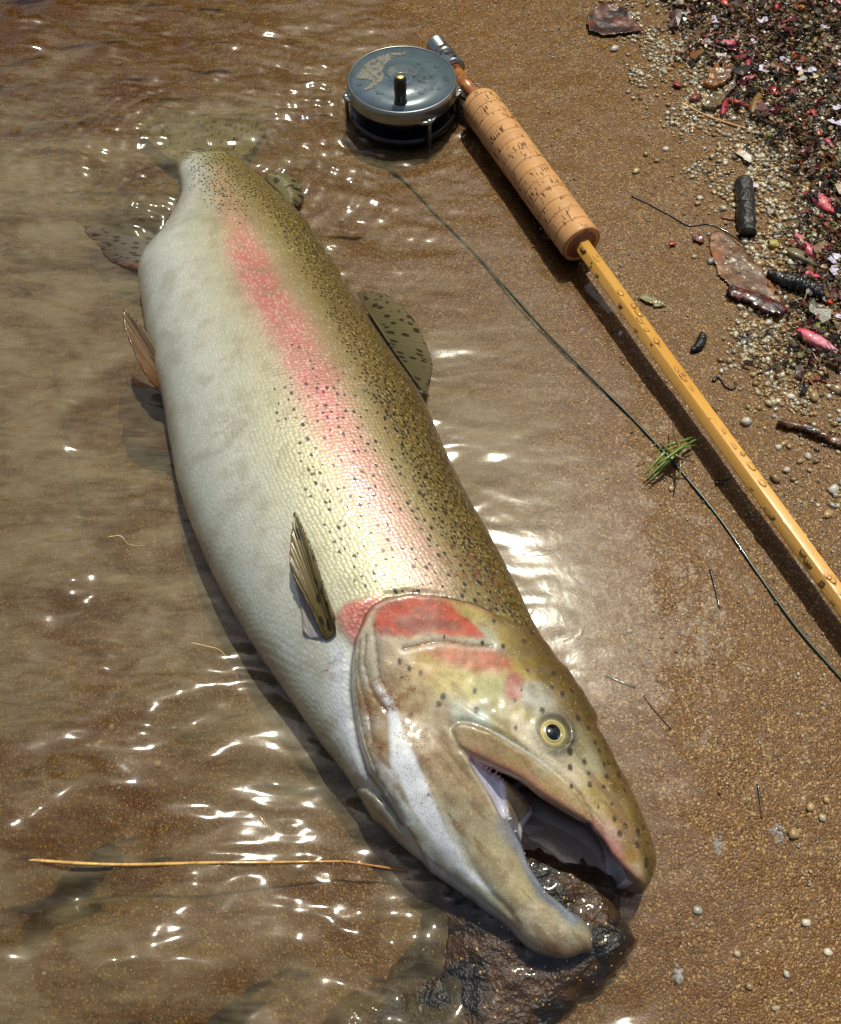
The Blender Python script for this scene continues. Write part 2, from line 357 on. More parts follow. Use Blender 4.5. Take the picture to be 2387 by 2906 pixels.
# where plant litter blackens the sand
LITTER=np.array([(.2087,.8562),(.2203,.7423),(.2279,.7011),(.2372,.6463),(.2527,.6012),(.2748,.5783),(.2863,.5616),(.2820,.5242),(.2549,.4790),(.2537,.4234),(.2400,.3890),(.2295,.3685),(.2585,.3565),(.4354,.3182),(.6468,.8562)])
GRAVEL=np.array([(.1462,.8400),(.1669,.7423),(.1801,.6620),(.2037,.6189),(.2147,.5783),(.2171,.5242),(.2304,.4599),(.2205,.3974),(.2177,.3565),(.2347,.3182),(.2558,.2555),(.4107,.2555),(.6404,.8400)])
XY=np.c_[X,Y]
litter=sstep(-.012,.02,poly_sdf(XY,LITTER)+.03*(fbm(X*30,Y*30,31,3)-.5))
gravel=sstep(-.03,.03,poly_sdf(XY,GRAVEL)+.03*(fbm(X*24,Y*24,41,3)-.5))
m=NT('wet_sand'); p=m.pos()
n1=m.noise(p,9,4); n2=m.noise(p,55,4,.6); 
grain=m.vor(p,1150,'Color'); sep=m.n('SeparateColor'); m.l(grain,sep.inputs[0])
gcol=m.cramp(sep.outputs[0],[(0,L(42,26,10)),(.3,L(84,56,23)),(.55,L(108,77,36)),(.8,L(134,100,50)),(.93,L(166,134,82)),(1,L(212,192,150))])
base=m.mix(m.ramp(n2,.35,.7),gcol,m.mix(.5,gcol,L(104,68,28)))
base=m.mix(m.ramp(n1,.35,.65,0.,.5),base,m.mix(.55,base,L(112,86,58)))
# scattered small pale and dark grit
g2=m.n('TexVoronoi',feature='F1',voronoi_dimensions='2D'); m.l(p,g2.inputs['Vector']); g2.inputs['Scale'].default_value=430
s2=m.n('SeparateColor'); m.l(g2.outputs['Color'],s2.inputs[0])
pale=m.math('MULTIPLY',m.math('GREATER_THAN',s2.outputs[0],.88),m.math('LESS_THAN',m.math('ADD',g2.outputs['Distance'],m.math('MULTIPLY',m.noise(p,1500,2),.25)),.42))
base=m.mix(m.math('MULTIPLY',pale,.75),base,L(205,180,130))
dark=m.math('MULTIPLY',m.math('LESS_THAN',s2.outputs[0],.12),m.math('LESS_THAN',g2.outputs['Distance'],.3))
base=m.mix(m.math('MULTIPLY',dark,.7),base,L(40,26,14))
base=m.mix(m.math('MULTIPLY',m.attr('litter'),.8),base,m.mix(m.noise(p,300,3),L(14,11,8),L(70,52,30)))
h=m.math('ADD',m.math('MULTIPLY',m.vor(p,900),-.5),m.math('MULTIPLY',m.noise(p,240,4),1.))
h=m.math('ADD',h,m.math('MULTIPLY',pale,.5))
nb=m.bump(h,.0007,.8)
nc=m.bump(m.noise(p,170,4),.0006,.8)
base=m.mix(1.,m.mix(.30,base,L(112,84,48)),(.86,.765,.56),'MULTIPLY')
m.bsdf(base,m.ramp(m.noise(p,400,2),.3,.7,.25,.5),nb,.22,coat=.04,coat_r=.2,coat_n=nc)
ground=mesh('sand_ground',np.c_[X,Y,Z],F,m.m,None,attrs={'litter':litter},kind='structure')

# ------------------------------------------------------------------ water
def gauss(x,y,c,r): return np.exp(-(((x-c[0])**2+(y-c[1])**2)/r**2))
WC=[((-.1992,.1085),.04,1.2),((-.1492,.0624),.03,1.2),((-.1731,.0208),.045,1.3),((-.1051,.0288),.035,1.2),((-.1993,.0668),.035,1.1),((-.1490,.0228),.035,1.2),((-.1776,.0872),.03,1.),((-.1519,.1518),.03,.8),((-.1151,.1259),.022,.7),((-.1929,.2175),.022,.6)]
def water_z(x,y):
    wx=x+.014*(fbm(x*13,y*13,51,3)-.5); wy=y+.014*(fbm(x*13,y*13,61,3)-.5)
    lively=.25+.9*sstep(.05,-.10,x-((.0097,.3182)[0]+.25*(.45-y)))+.5*sstep(.45,.62,y)
    z=lively*.0054*(fbm(wx*24+wy*6,wy*58,71,3)-.5)
    z=z+lively*.0022*(vnoise(wx*13,wy*24,75)-.5)
    calm=1-.93*sstep(.0,.05,X0-((.0418,.2825)[0]-.25*(Y0-(.0418,.2825)[1]))) if False else 1-.9*gauss(x,y,(.1285,.2236),.13)
    z=z*calm
    for i,(c,r,k_) in enumerate(WC):
        g=gauss(x,y,c,r*1.15)
        z=z+k_*g*(.028*(vnoise((wx*.80+wy*.6)*12,(wx*.6-wy*.8)*27,81+i)-.5)+.0016*(vnoise(wx*80,wy*60,91+i)-.5))
    z=z+.020*gauss(x,y,(-.2478,.0559),.12)
    # the surface climbs a little where it meets the skin
    nr=(x>-.24)&(x<.12)&(y>.02)&(y<.6); Cw=loft_coords(BODY,np.c_[x[nr],y[nr]]); w0=Cw[:,2]*np.clip(1-(np.abs(Cw[:,4])/np.maximum(Cw[:,3],1e-3))**2.3,0,1)**.5
    mz=np.zeros(len(x)); mz[nr]=.0024*np.exp(-np.clip(np.abs(Cw[:,1])-w0,0,1)/.0032)*(Cw[:,5]<.01); z=z+mz
    # wavelets parting round the tail and the reel
    for c,r,l in (((-.1651,.5840),.13,.0135),((-.0150,.6463),.085,.0115)):
        R=np.hypot(x-c[0],(y-c[1]))+.008*(fbm(x*20,y*20,95,2)-.5)
        z=z+.0007*np.sin(R*2*np.pi/l)*np.exp(-(R/r)**2)*np.clip(R/.03,0,1)*(.3+1.4*vnoise(x*22,y*22,97))
    # lively little crests over the stone
    c=(-.0241,.0228); g=gauss(x,y,c,.035)+gauss(x,y,(.0026,.0091),.03)
    z=z+g*(.014*(vnoise(wx*62,wy*62,99)-.5))+.004*gauss(x,y,(.0027,.0189),.03)
    # dome of water over the anal fin
    z=z+.006*gauss(x,y,(-.1962,.5268),.018)+.0035*gauss(x,y,(-.2139,.5139),.02)
    z=z+gauss(x,y,(-.2048,.5242),.028)*.012*(fbm(wx*80,wy*80,103,2)-.5)
    d=np.hypot(x,y-.4); return z*np.where(d>1.2,0,1)
xs=axis_coords(-.44,.36,.0016,60.); ys=axis_coords(-.04,.84,.0016,60.)
X,Y,F=grid_mesh(xs,ys); Z=water_z(X,Y)
SILT_SHEEN=[((-.3033,.6878),.55),((-.2913,.5242),.95),((-.2224,.4234),.8),((-.2313,.3370),.8),((-.2137,.2654),.75),((-.2012,.1907),.6),((-.2047,.1335),.6),((-.1465,.2024),.75),((-.1023,.1465),.8),((-.0652,.0965),.75),((-.1312,.0989),.3),((-.1588,.1465),.45),((-.1705,.0411),.55),((-.1138,.0111),.55),((-.0702,.0411),.5),((-.0393,.0624),.4),((-.0672,.0053),.5),
 ((-.2399,.7494),.12),((-.3332,.7711),.05),((-.1470,.7494),.25),((-.1232,.6684),.4),((-.2253,.6557),.1),((-.0921,.7494),.45),((-.0730,.6249),.35),((-.1342,.6159),.7),((-.2037,.6159),.8),((-.1019,.5954),.4),((-.1693,.6189),.8),((-.0618,.5507),.4),((-.0523,.4987),.45),((-.0267,.4599),.35),((.0115,.5242),.2),((-.0060,.4234),.45),((.0378,.4414),.3),((.0201,.3890),.6),((.0412,.3486),.85),((.0393,.2965),.9),((.0547,.2489),.9),((.0771,.2825),.75),((.0887,.3565),.55),((.0993,.3001),.6),((.1072,.2330),.45),((.0768,.2024),.8),((.1036,.1736),.5),((.1297,.1335),.3),((.1379,.0735),.3),((.1728,.1335),.2),((.1406,.0208),.25),((.1291,.4414),.05),((.1490,.3370),.25),((.1493,.2330),.15)]
sx=np.array([s[0] for s in SILT_SHEEN]); sv=np.array([s[1] for s in SILT_SHEEN])
silt_sheen=np.zeros(len(X))
for k in range(0,len(X),100000):
    d2=(X[k:k+100000,None]-sx[None,:,0])**2+(Y[k:k+100000,None]-sx[None,:,1])**2
    w=1/(d2+.0004)**1.6; silt_sheen[k:k+100000]=(w@sv)/w.sum(1)
depth=np.clip(-sand_z(X,Y)/.028,0,1)
m=NT('silt_sheen_water'); p=m.pos()  # pale diffuse veil: silt, plus the milky sky reflection painted in as colour
q=m.mapv(p,(1,2.1,1),(0,0,.18))
pat=m.noise(q,15,5,1.2,.5); pat2=m.noise(m.mapv(p,(1,3.2,1),(0,0,-.2)),48,3,1.6)
f=m.math('ADD',m.math('ADD',m.attr('silt_sheen'),m.math('MULTIPLY',m.math('SUBTRACT',pat,.5),2.2)),m.math('MULTIPLY',m.math('SUBTRACT',pat2,.5),1.1))
f=m.ramp(f,.0,1.4,.0,.36)
f=m.math('MULTIPLY',m.math('ADD',f,m.math('MULTIPLY',m.attr('silt_sheen'),.12)),m.ramp(m.attr('depth'),.0,.16,.0,1.))
dif=m.n('BsdfDiffuse'); dif.inputs[0].default_value=(*L(158,146,114),1)
tr=m.n('BsdfTransparent'); m.l(m.mix(m.attr('depth'),(.97,.94,.89),(.70,.60,.42)),tr.inputs[0])
mx=m.n('MixShader'); m.l(f,mx.inputs[0]); m.l(tr.outputs[0],mx.inputs[1]); m.l(dif.outputs[0],mx.inputs[2])
gl=m.n('BsdfGlossy'); gl.inputs['Roughness'].default_value=.115; gl.inputs[0].default_value=(1,1,1,1)
nb=m.bump(m.noise(p,130,2,.5),.0003,.25)
m.l(nb,gl.inputs['Normal'])
fr=m.n('Fresnel'); fr.inputs[0].default_value=1.42; m.l(nb,fr.inputs['Normal'])
mx2=m.n('MixShader'); m.l(fr.outputs[0],mx2.inputs[0]); m.l(mx.outputs[0],mx2.inputs[1]); m.l(gl.outputs[0],mx2.inputs[2])
m.l(mx2.outputs[0],m.out.inputs[0])
water=mesh('water_surface',np.c_[X,Y,Z],F,m.m,None,attrs={'silt_sheen':silt_sheen,'depth':depth},kind='structure')

# ------------------------------------------------------------------ the trout
FXA={k:np.array(v) for k,v in FX.items()}
h=.0009
x0,x1,y0,y1=-.215,.115,.015,.605
gx=np.arange(x0,x1,h); gy=np.arange(y0,y1,h); gz=np.arange(-.032,.076,h)
GX,GY=np.meshgrid(gx,gy,indexing='ij'); gxy=np.c_[GX.ravel(),GY.ravel()]
CB=loft_coords(BODY,gxy); CU=loft_coords(UPPER,gxy); CL=loft_coords(LOWER,gxy)
def near(C): return (np.abs(C[:,1])<C[:,2]+.01)&(C[:,5]<.02)
colmask=near(CB)|near(CU)|near(CL)
I=np.where(colmask)[0]; q=gxy[I]
rel=np.zeros(len(I))
def inside(name,w=.001): return sstep(-w,w,poly_sdf(q,FXA[name]))
def line(name,w): return np.exp(-(seg_dist(q,FXA[name])[0]/w)**2)
# gill cover: a step at its free edge, fading forward
d,s,po=seg_dist(q,FXA['opercle']); hp=FXA['eye'][0]
sg=np.sign(seg_dist(hp[None],FXA['opercle'])[1][0]); od=d*s*sg
rel+=.0042*(.25+.75*sstep(.5,4.,po))*sstep(-.0006,.0012,od)*np.exp(-np.maximum(od,0)/.03)*(np.abs(od)<.08)
rel-=.0012*sstep(.5,4.,po)*np.exp(-((od+.0015)/.0018)**2)
for nm,a,w in (('fold_a',.0011,.0009),('fold_b',.001,.0009),('fold_c',.001,.0009),('fold_d',.0009,.0009),('groove',.0016,.0011),('skull',.0007,.0012),('jawfold',.0012,.0014),('jawfold_b',.0016,.0014)): rel-=a*line(nm,w)
rel+=.0013*sstep(-.002,.002,poly_sdf(q,FXA['cleith']))
mx_=poly_sdf(q,FXA['maxilla']); rel+=.0022*sstep(-.0004,.0012,mx_); rel-=.0016*np.exp(-((mx_+.0008)/.0009)**2)
rel-=.003*sstep(-.001,.002,poly_sdf(q,FXA['membrane']))
rel+=.0012*line('lowlip',.0011)
de=np.hypot(*(q-FXA['eye'][0]).T); rel-=.0028*sstep(.0085,.0055,de); rel+=.0011*np.exp(-((de-.0088)/.0016)**2)
for k,(a,r) in enumerate(((.0012,.0012),(-.0015,.0016),(.001,.001))): rel-=a*np.exp(-(np.hypot(*(q-FXA['nostril'][k]).T)/r)**2)
rel+=.0009*(fbm(q[:,0]*120+q[:,1]*60,q[:,1]*170,123,3)-.5)*sstep(-.005,.01,od)*sstep(.2,.1,q[:,1])+.0006*(fbm(q[:,0]*160,q[:,1]*160,121,3)-.5)*sstep(-.005,.01,od)
top=(gz[None,:]>.002)
Fv=smax(loft_field(CB[I],gz),loft_field(CL[I],gz,2.,2.4),.006)
# upper jaw, cut along the lip and hollowed
lip=FXA['lip']; dl,sl,pl=seg_dist(q,lip); sgl=np.sign(seg_dist(hp[None],lip)[1][0]); ld=dl*sl*sgl
lip_far=np.hypot(*(q-lip[0]).T)
U=loft_field(CU[I],gz,2.,2.5)
last0=len(lip)-1
tfront=sstep(.4,1.3,pl+np.where(pl<=0,-lip_far*100,0))
cut=np.where((pl>.02),ld,1.)
shf=.0135*sstep(.027,.013,gz)*1.0
U=np.minimum(U,np.maximum(cut,-.02)[:,None]+np.where(pl>.02,sstep(.3,1.5,pl)*sstep(last0,last0-1.5,pl),0)[:,None]*shf[None,:])
Fv=np.where((pl>.02)[:,None]&(ld<0)[:,None],Fv,Fv)
# hollow
last=len(lip)-1
dep=.0165*sstep(last-.02,last-3.2,pl)*sstep(-.2,1.6,pl)
zc=CU[I][:,4]; bb=np.maximum(CU[I][:,3]-.0062,.001)
cav=(1-((np.maximum(ld,0)/np.maximum(dep,1e-4))[:,None]**2+(np.abs(gz[None,:]-zc[:,None])/bb[:,None])**2.6))*.006
cav=np.where((dep<.001)[:,None],-1.,cav)
U=np.minimum(U,-cav)
Fv=smax(Fv,U,.008)
Fv=np.where(((pl>.3)&(ld>0))[:,None],np.minimum(Fv,-cav),Fv)
Fv=Fv+rel[:,None]*top*sstep(.004,.010,gz)[None,:]
FF=np.full((len(gxy),len(gz)),-.02,np.float32); FF[I]=Fv
V,Q=surface_nets(FF.reshape(len(gx),len(gy),len(gz)),np.array([x0,y0,-.032]),h)
del FF,Fv,U,cav
# light smoothing of the net
E=np.concatenate([Q[:,[0,1]],Q[:,[1,2]],Q[:,[2,3]],Q[:,[3,0]]])
cnt=np.bincount(E.ravel(),minlength=len(V)).astype(float)
for it in range(3):
    S_=np.zeros_like(V)
    for c in range(3):
        S_[:,c]=np.bincount(E[:,0],V[E[:,1],c],len(V))+np.bincount(E[:,1],V[E[:,0],c],len(V))
    V=V*.45+.55*S_/cnt[:,None]
# ---- skin colours (vertex albedo)
q=V[:,:2]; up=V[:,2]
cb_=loft_coords(BODY,q); cu_=loft_coords(UPPER,q); cl_=loft_coords(LOWER,q)
t=np.clip(cb_[:,1]/np.maximum(cb_[:,2],1e-3),-1,1); st=cb_[:,0]/ (len(BODY)-1)
def ramp3(x,stops):
    xs_=[s[0] for s in stops]; return np.stack([np.interp(x,xs_,[lin(*s[1])[k] for s in stops]) for k in range(3)],1)
n1=fbm(q[:,0]*60,q[:,1]*60,131,4); n2=fbm(q[:,0]*220,q[:,1]*220,141,3); n3=fbm(q[:,0]*900,q[:,1]*900,143,2)
ds,ss,ps=seg_dist(q,FXA['stripe']); ref=FXA['olive'][6]; sgn=np.sign(seg_dist(ref[None],FXA['stripe'])[1][0]); ds=ds*ss*sgn
do,so_,_=seg_dist(q,FXA['olive']); do=do*so_*np.sign(seg_dist(BODY[8,:2][None]+BODY[8,2:4]*.07,FXA['olive'])[1][0])
col=ramp3(t+.08*(n1-.5),[(-1,(140,138,118)),(-.85,(186,190,178)),(-.55,(206,206,190)),(-.2,(190,189,156)),(.1,(170,168,122)),(1,(160,144,96))])
def lay(c,mask): 
    global col
    col=col*(1-mask[:,None])+np.asarray(c)[None,:]*mask[:,None] if np.ndim(c)==1 else col*(1-mask[:,None])+c*mask[:,None]
lay(lin(190,196,150),.5*sstep(.24,.09,st)*sstep(-.7,-.2,t))
lay(lin(140,126,60),sstep(-.03,-.002,do+.008*(n1-.5)+.004*(n2-.5)))
lay(lin(110,92,28),sstep(-.008,.012,do+.01*(n1-.5)))
lay(lin(70,54,16),.92*sstep(.012,.034,do+.008*(n1-.5)))
lay(lin(150,146,70),.35*sstep(.0,.02,do)*sstep(.35,.05,st))
# rose band
npt=len(FXA['stripe'])-1
hw=.0115*np.interp(ps,[0,1,3,6,10,13],[.5,.75,1.1,1.25,1.1,1.1])
amp=np.interp(ps,[0,1.3,2.3,3.2,6.5,8.5,10.5,12,13],[.5,.55,.6,.9,.92,.86,.75,.62,.5])
band=np.exp(-(np.abs(ds+.006*(n1-.5))/hw)**3)*amp*np.clip(.72+.7*(n2-.3),0,1)
rose=ramp3(ps+2*(n1-.5),[(0,(196,150,100)),(2.,(204,140,104)),(3.2,(202,112,104)),(8,(194,108,110)),(11,(188,124,128)),(13,(190,146,146))])
lay(rose,np.clip(band*1.05,0,.92))
lay(lin(206,176,170),.35*np.exp(-(np.abs(ds)/(hw*2.1))**2)*amp*(1-band))
# head tones
ht=np.array(HEAD_TONES); hw_=np.zeros((len(q),3)); hm=np.zeros(len(q),bool)
d,s,_=seg_dist(q,FXA['opercle']); od=d*s*sg
hm=(q[:,1]<.215)&(q[:,0]>-.06)
qi=q[hm]; d2=(qi[:,None,0]-ht[None,:,0])**2+(qi[:,None,1]-ht[None,:,1])**2
w=1/(d2+5e-6)**2.3; hl=np.stack([lin(*r[2:]) for r in ht]); hw_[hm]=(w@hl)/w.sum(1)[:,None]
lay(hw_,np.where(hm,sstep(-.0004,.0008,od+.0008*(n2-.5)),0))
def patch(name,c,w=.0015,a=1.,jit=.002,c2=None):
    mk=np.zeros(len(q)); k=hm; mk[k]=sstep(-w,w,poly_sdf(q[k],FXA[name])+jit*(n2[k]-.5)+jit*(n1[k]-.5)); cv=lin(*c)
    if c2: cv=lin(*c)+(lin(*c2)-lin(*c))*sstep(.4,.62,fbm(q[:,0]*130,q[:,1]*170,157,4))[:,None]
    lay(cv,mk*a)
th_=np.where(cu_[:,0]>.3,cu_[:,1]/np.maximum(cu_[:,2],1e-3),t); th_=np.clip(th_,-1,1)
lay(lin(100,84,40),np.where(hm,.85*sstep(.45,.8,th_+.12*(n1-.5))*(od>-.001),0))
lay(lin(66,52,22),np.where(hm,.85*sstep(.72,.98,th_+.08*(n1-.5))*(od>-.001),0))
lowj=np.where(hm&(od>.006)&(cl_[:,5]<.002)&(np.abs(cl_[:,1])<cl_[:,2]),sstep(.112,.085,q[:,1]),0)*(cu_[:,5]+(np.abs(cu_[:,1])>cu_[:,2])>0)
lay(lin(142,140,112),.4*lowj)
jx=(q[:,0]*.72+q[:,1]*.70); jy=(q[:,0]*.70-q[:,1]*.72); jst=fbm(jx*420,jy*70,153,4)
lay(lin(112,86,54),np.where(hm&(od>.004),.6*sstep(.52,.72,jst)*sstep(.13,.105,q[:,1]),0))
mott=fbm(q[:,0]*170+q[:,1]*90,q[:,1]*150,147,4)
lay(lin(120,98,66),np.where(hm,.45*sstep(.5,.72,mott)*(od>0),0))
patch('throat',(220,226,230),.004,.95,.003)
patch('cleith',(206,124,118),.0025,.85,.003,(190,84,78))
patch('green',(140,136,72),.005,.55,.005)
patch('red_a',(200,70,46),.0018,.9,.003,(150,58,44))
patch('red_b',(200,100,72),.004,.8,.004,(168,86,60))
patch('purple',(178,92,92),.002,.75,.003)
lay(lin(148,146,120),np.where(hm&(od>.006)&(ld<-.001),.34*sstep(.112,.085,q[:,1]),0)) if False else None
patch('white',(226,232,240),.0015,.97,.0012)
patch('silver',(226,214,188),.0022,.8)
patch('pale_band',(186,194,192),.0008,.85,.0006)
patch('maxilla',(160,136,92),.0006,.55,.0008)
patch('membrane',(214,214,236),.0012,.97,.001)
patch('gum',(128,140,158),.0022,.9,.001)
# opercle: pink rim inside and a dark line just outside the cover edge
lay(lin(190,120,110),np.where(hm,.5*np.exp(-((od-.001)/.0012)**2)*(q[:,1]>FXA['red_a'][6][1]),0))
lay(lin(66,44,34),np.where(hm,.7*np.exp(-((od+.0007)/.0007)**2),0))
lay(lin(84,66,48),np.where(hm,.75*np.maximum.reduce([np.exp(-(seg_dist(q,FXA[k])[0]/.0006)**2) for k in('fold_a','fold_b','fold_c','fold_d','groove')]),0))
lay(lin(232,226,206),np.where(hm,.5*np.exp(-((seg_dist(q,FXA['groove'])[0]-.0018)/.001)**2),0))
dl,sl,pl=seg_dist(q,lip); ld=dl*sl*sgl
lay(lin(196,120,104),np.where((pl>.15)&hm&(ld>-.002),.8*np.exp(-(np.maximum(ld-.0006,0)/.0018)**2)*(.6+.8*(n2-.3)),0))
lay(lin(206,198,168),.8*np.where(hm,np.exp(-(seg_dist(q,FXA['lowlip'])[0]/.0009)**2),0)*(q[:,1]>FXA['gum'][0][1]))
# dark orbit
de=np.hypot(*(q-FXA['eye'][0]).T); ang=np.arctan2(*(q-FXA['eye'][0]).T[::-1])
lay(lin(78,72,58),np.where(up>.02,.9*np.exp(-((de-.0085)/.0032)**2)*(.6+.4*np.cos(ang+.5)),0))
for k,r in ((0,.0012),(2,.001)): lay(lin(30,24,18),np.exp(-(np.hypot(*(q-FXA['nostril'][k]).T)/r)**4)*(up>.02))
# black spots on the head
sizes=rng.uniform(.0008,.0016,len(FXA['headspots']))
for k,(c,r) in enumerate(zip(FXA['headspots'],sizes)):
    dd=q-c; mk=np.zeros(len(q)); kk=(np.abs(dd[:,0])<.004)&(np.abs(dd[:,1])<.004)&(up>.010); 
    mk[kk]=sstep(1.25,.7,np.hypot(dd[kk,0]*1.15,dd[kk,1]*.85)/r); lay(lin(44,38,26),mk*.92)
# hollow of the mouth: lining tones, with shade deep under the lip painted maroon
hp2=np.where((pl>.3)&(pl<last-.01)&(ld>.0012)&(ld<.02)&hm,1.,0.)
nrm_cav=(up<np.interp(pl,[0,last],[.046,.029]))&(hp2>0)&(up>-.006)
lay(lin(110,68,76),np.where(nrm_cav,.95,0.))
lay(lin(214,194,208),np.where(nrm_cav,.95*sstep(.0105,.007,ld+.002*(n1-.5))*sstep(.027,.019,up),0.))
lay(lin(244,240,248),np.where((pl>.3)&(pl<last)&hm&(up<.023)&(ld<.02)&(ld>-.018)&(q[:,0]>lip[2][0]-.012),.95*sstep(.009,.004,ld+.002*(n1-.5))*sstep(-.0175,-.015,ld),0.))
lay(lin(210,205,222),np.where((pl>9e9)&hm&(ld<.0016)&(ld>-.004)&(up<.034)&(q[:,0]>lip[3][0]-.01),.85,0.))
# specks of sand stuck on the slime
dirt=np.zeros(len(q))
for (cx,cy),r,a in ((((-.0109,.1329,.0567)),.012,.9),(((-.0218,.1263,.0518)),.01,1.),(((.0027,.1197,.0550)),.014,.6),(((-.0413,.1464,.0522)),.007,.7),(((.0224,.1957,.0570)),.02,.9),(((.0347,.1901,.0518)),.016,.9),(((.0153,.2119,.0576)),.014,.5),(((-.0464,.3229,.0607)),.015,.5),(((-.1058,.2828,.0600)),.02,.5),(((.0212,.1512,.0588)),.012,.4),(((.0004,.0962,.0518)),.02,.5),(((.0241,.0668,.0415)),.02,.3)) if False else [(((-.0031,.1209,.0538))[:2],.010,.9),(((-.0004,.1096,.0547))[:2],.012,.8),(((-.0182,.1063,.0516))[:2],.009,.8),(((.0059,.0881,.0500))[:2],.012,.6),(((-.0109,.1329,.0567))[:2],.014,1.),(((-.0218,.1263,.0518))[:2],.01,1.),(((.0027,.1197,.0550))[:2],.014,.6),(((-.0413,.1464,.0522))[:2],.007,.7),(((.0224,.1957,.0570))[:2],.02,.9),(((.0347,.1901,.0518))[:2],.016,.9),(((.0153,.2119,.0576))[:2],.014,.5),(((-.0464,.3229,.0607))[:2],.015,.4),(((-.1058,.2828,.0600))[:2],.02,.4),(((.0212,.1512,.0588))[:2],.012,.4),(((.0004,.0962,.0518))[:2],.02,.5),(((.0241,.0668,.0415))[:2],.02,.3)]:
    dirt=np.maximum(dirt,a*np.exp(-((q[:,0]-cx)**2+(q[:,1]-cy)**2)/r**2))
head=np.where(hm,sstep(-.001,.001,od),0.)
spots=np.clip(.9*sstep(.34,.14,st)*sstep(-.95,-.6,t)+sstep(-.012,.008,do)*1.0+.75*sstep(.22,.05,st)*sstep(-.98,-.75,t)+.55*sstep(.03,.0,np.abs(ds+.006))*sstep(.45,.75,st)+.35*sstep(.02,.005,np.abs(ds))+.5*sstep(.38,.18,st)*sstep(-.55,-.1,t),0,1)*(1-head)
back=sstep(-.008,.012,do)*(1-head)
bigspots=np.clip(sstep(.45,.62,st)*sstep(-.35,-.05,t)*.8,0,1)*(1-head)
spots=spots*(1-.6*sstep(.5,.7,st)*sstep(.004,-.006,do))
# along / across coordinates for scales and spots
arc=np.concatenate([[0],np.cumsum(np.linalg.norm(np.diff(_interp(BODY,np.linspace(0,len(BODY)-1,400))[:,:2],axis=0),axis=1))])
u=np.interp(cb_[:,0],np.linspace(0,len(BODY)-1,400),arc)
v=np.arctan2(cb_[:,1]/np.maximum(cb_[:,2],1e-3),np.maximum((up-cb_[:,4])/np.maximum(cb_[:,3],1e-3),-1))*.5*(cb_[:,2]+cb_[:,3])
lay(lin(110,66,28),.55*dirt*np.where(hm,1-.85*sstep(-.001,.001,np.where(hm,poly_sdf(q,FXA['white']),-1)),1)*sstep(.40,.60,fbm(q[:,0]*240,q[:,1]*240,149,4)))
lum_=col.mean(1,keepdims=True); col=np.where((hm&(od>0))[:,None],np.clip(lum_+(col-lum_)*1.04,.004,1)*.92,col)
col=np.clip(col*.94*(.94+.14*(n3[:,None]-.5)+.1*(n2[:,None]-.5)),.002,.95)
m=NT('trout_skin'); uv=m.attr('fuv','Vector'); p=m.pos()
c=m.attr('Col','Color')
sv=m.mapv(uv,(1,1.25,1))
vs=m.n('TexVoronoi',feature='F1',voronoi_dimensions='2D'); m.l(sv,vs.inputs['Vector']); vs.inputs['Scale'].default_value=430; vs.inputs['Randomness'].default_value=.55
scol=m.n('SeparateColor'); m.l(vs.outputs['Color'],scol.inputs[0])
hd=m.attr('head'); body=m.math('SUBTRACT',1.,hd)
# scales: pale centres, darker rims, golden on the back
c=m.mix(m.math('MULTIPLY',body,m.ramp(vs.outputs['Distance'],.3,.62,0.,.15)),c,m.mix(.55,c,L(60,50,30)))
c=m.mix(m.math('MULTIPLY',m.attr('back'),m.math('MULTIPLY',m.ramp(vs.outputs['Distance'],.42,.1),m.ramp(scol.outputs[1],.35,.9,0.,.6))),c,L(206,172,84))
c=m.mix(m.math('MULTIPLY',body,m.math('MULTIPLY',m.math('GREATER_THAN',scol.outputs[2],.8),m.ramp(vs.outputs['Distance'],.4,.2,0.,.16))),c,L(240,232,220))
c=m.mix(m.math('MULTIPLY',m.attr('band'),m.math('MULTIPLY',m.ramp(scol.outputs[0],.45,.8,0.,.45),m.ramp(vs.outputs['Distance'],.55,.3))),c,L(226,196,182))
c=m.mix(m.math('MULTIPLY',m.math('MULTIPLY',body,m.ramp(m.noise(p,70,4),.45,.7,0.,.3)),1.),c,L(120,108,74))
# black spots
spv=m.mapv(uv,(.8,1.15,1))
for sc_,thr,rad,at_ in ((400,.56,.30,'spots'),(215,.62,.20,'bigspots')):
    vv=m.n('TexVoronoi',feature='F1',voronoi_dimensions='2D'); m.l(spv,vv.inputs['Vector']); vv.inputs['Scale'].default_value=sc_; vv.inputs['Randomness'].default_value=.85
    q_=m.n('SeparateColor'); m.l(vv.outputs['Color'],q_.inputs[0])
    on=m.math('GREATER_THAN',m.math('MULTIPLY',m.attr(at_),m.math('ADD',.45,q_.outputs[0])),thr)
    rr=m.math('MULTIPLY',m.math('ADD',.6,m.math('MULTIPLY',q_.outputs[1],.6)),rad)
    edge=m.ramp(m.math('SUBTRACT',vv.outputs['Distance'],rr),-.07,.05,1.,0.)
    c=m.mix(m.math('MULTIPLY',m.math('MULTIPLY',on,edge),.93),c,L(30,27,15))
# fine mottling of the head skin
c=m.mix(m.math('MULTIPLY',hd,m.ramp(m.noise(p,1300,3),.45,.68,0.,.34)),c,L(84,66,34))
c=m.mix(m.math('MULTIPLY',hd,m.ramp(m.noise(p,950,2,.5),.6,.72,0.,.3)),c,L(226,206,150))
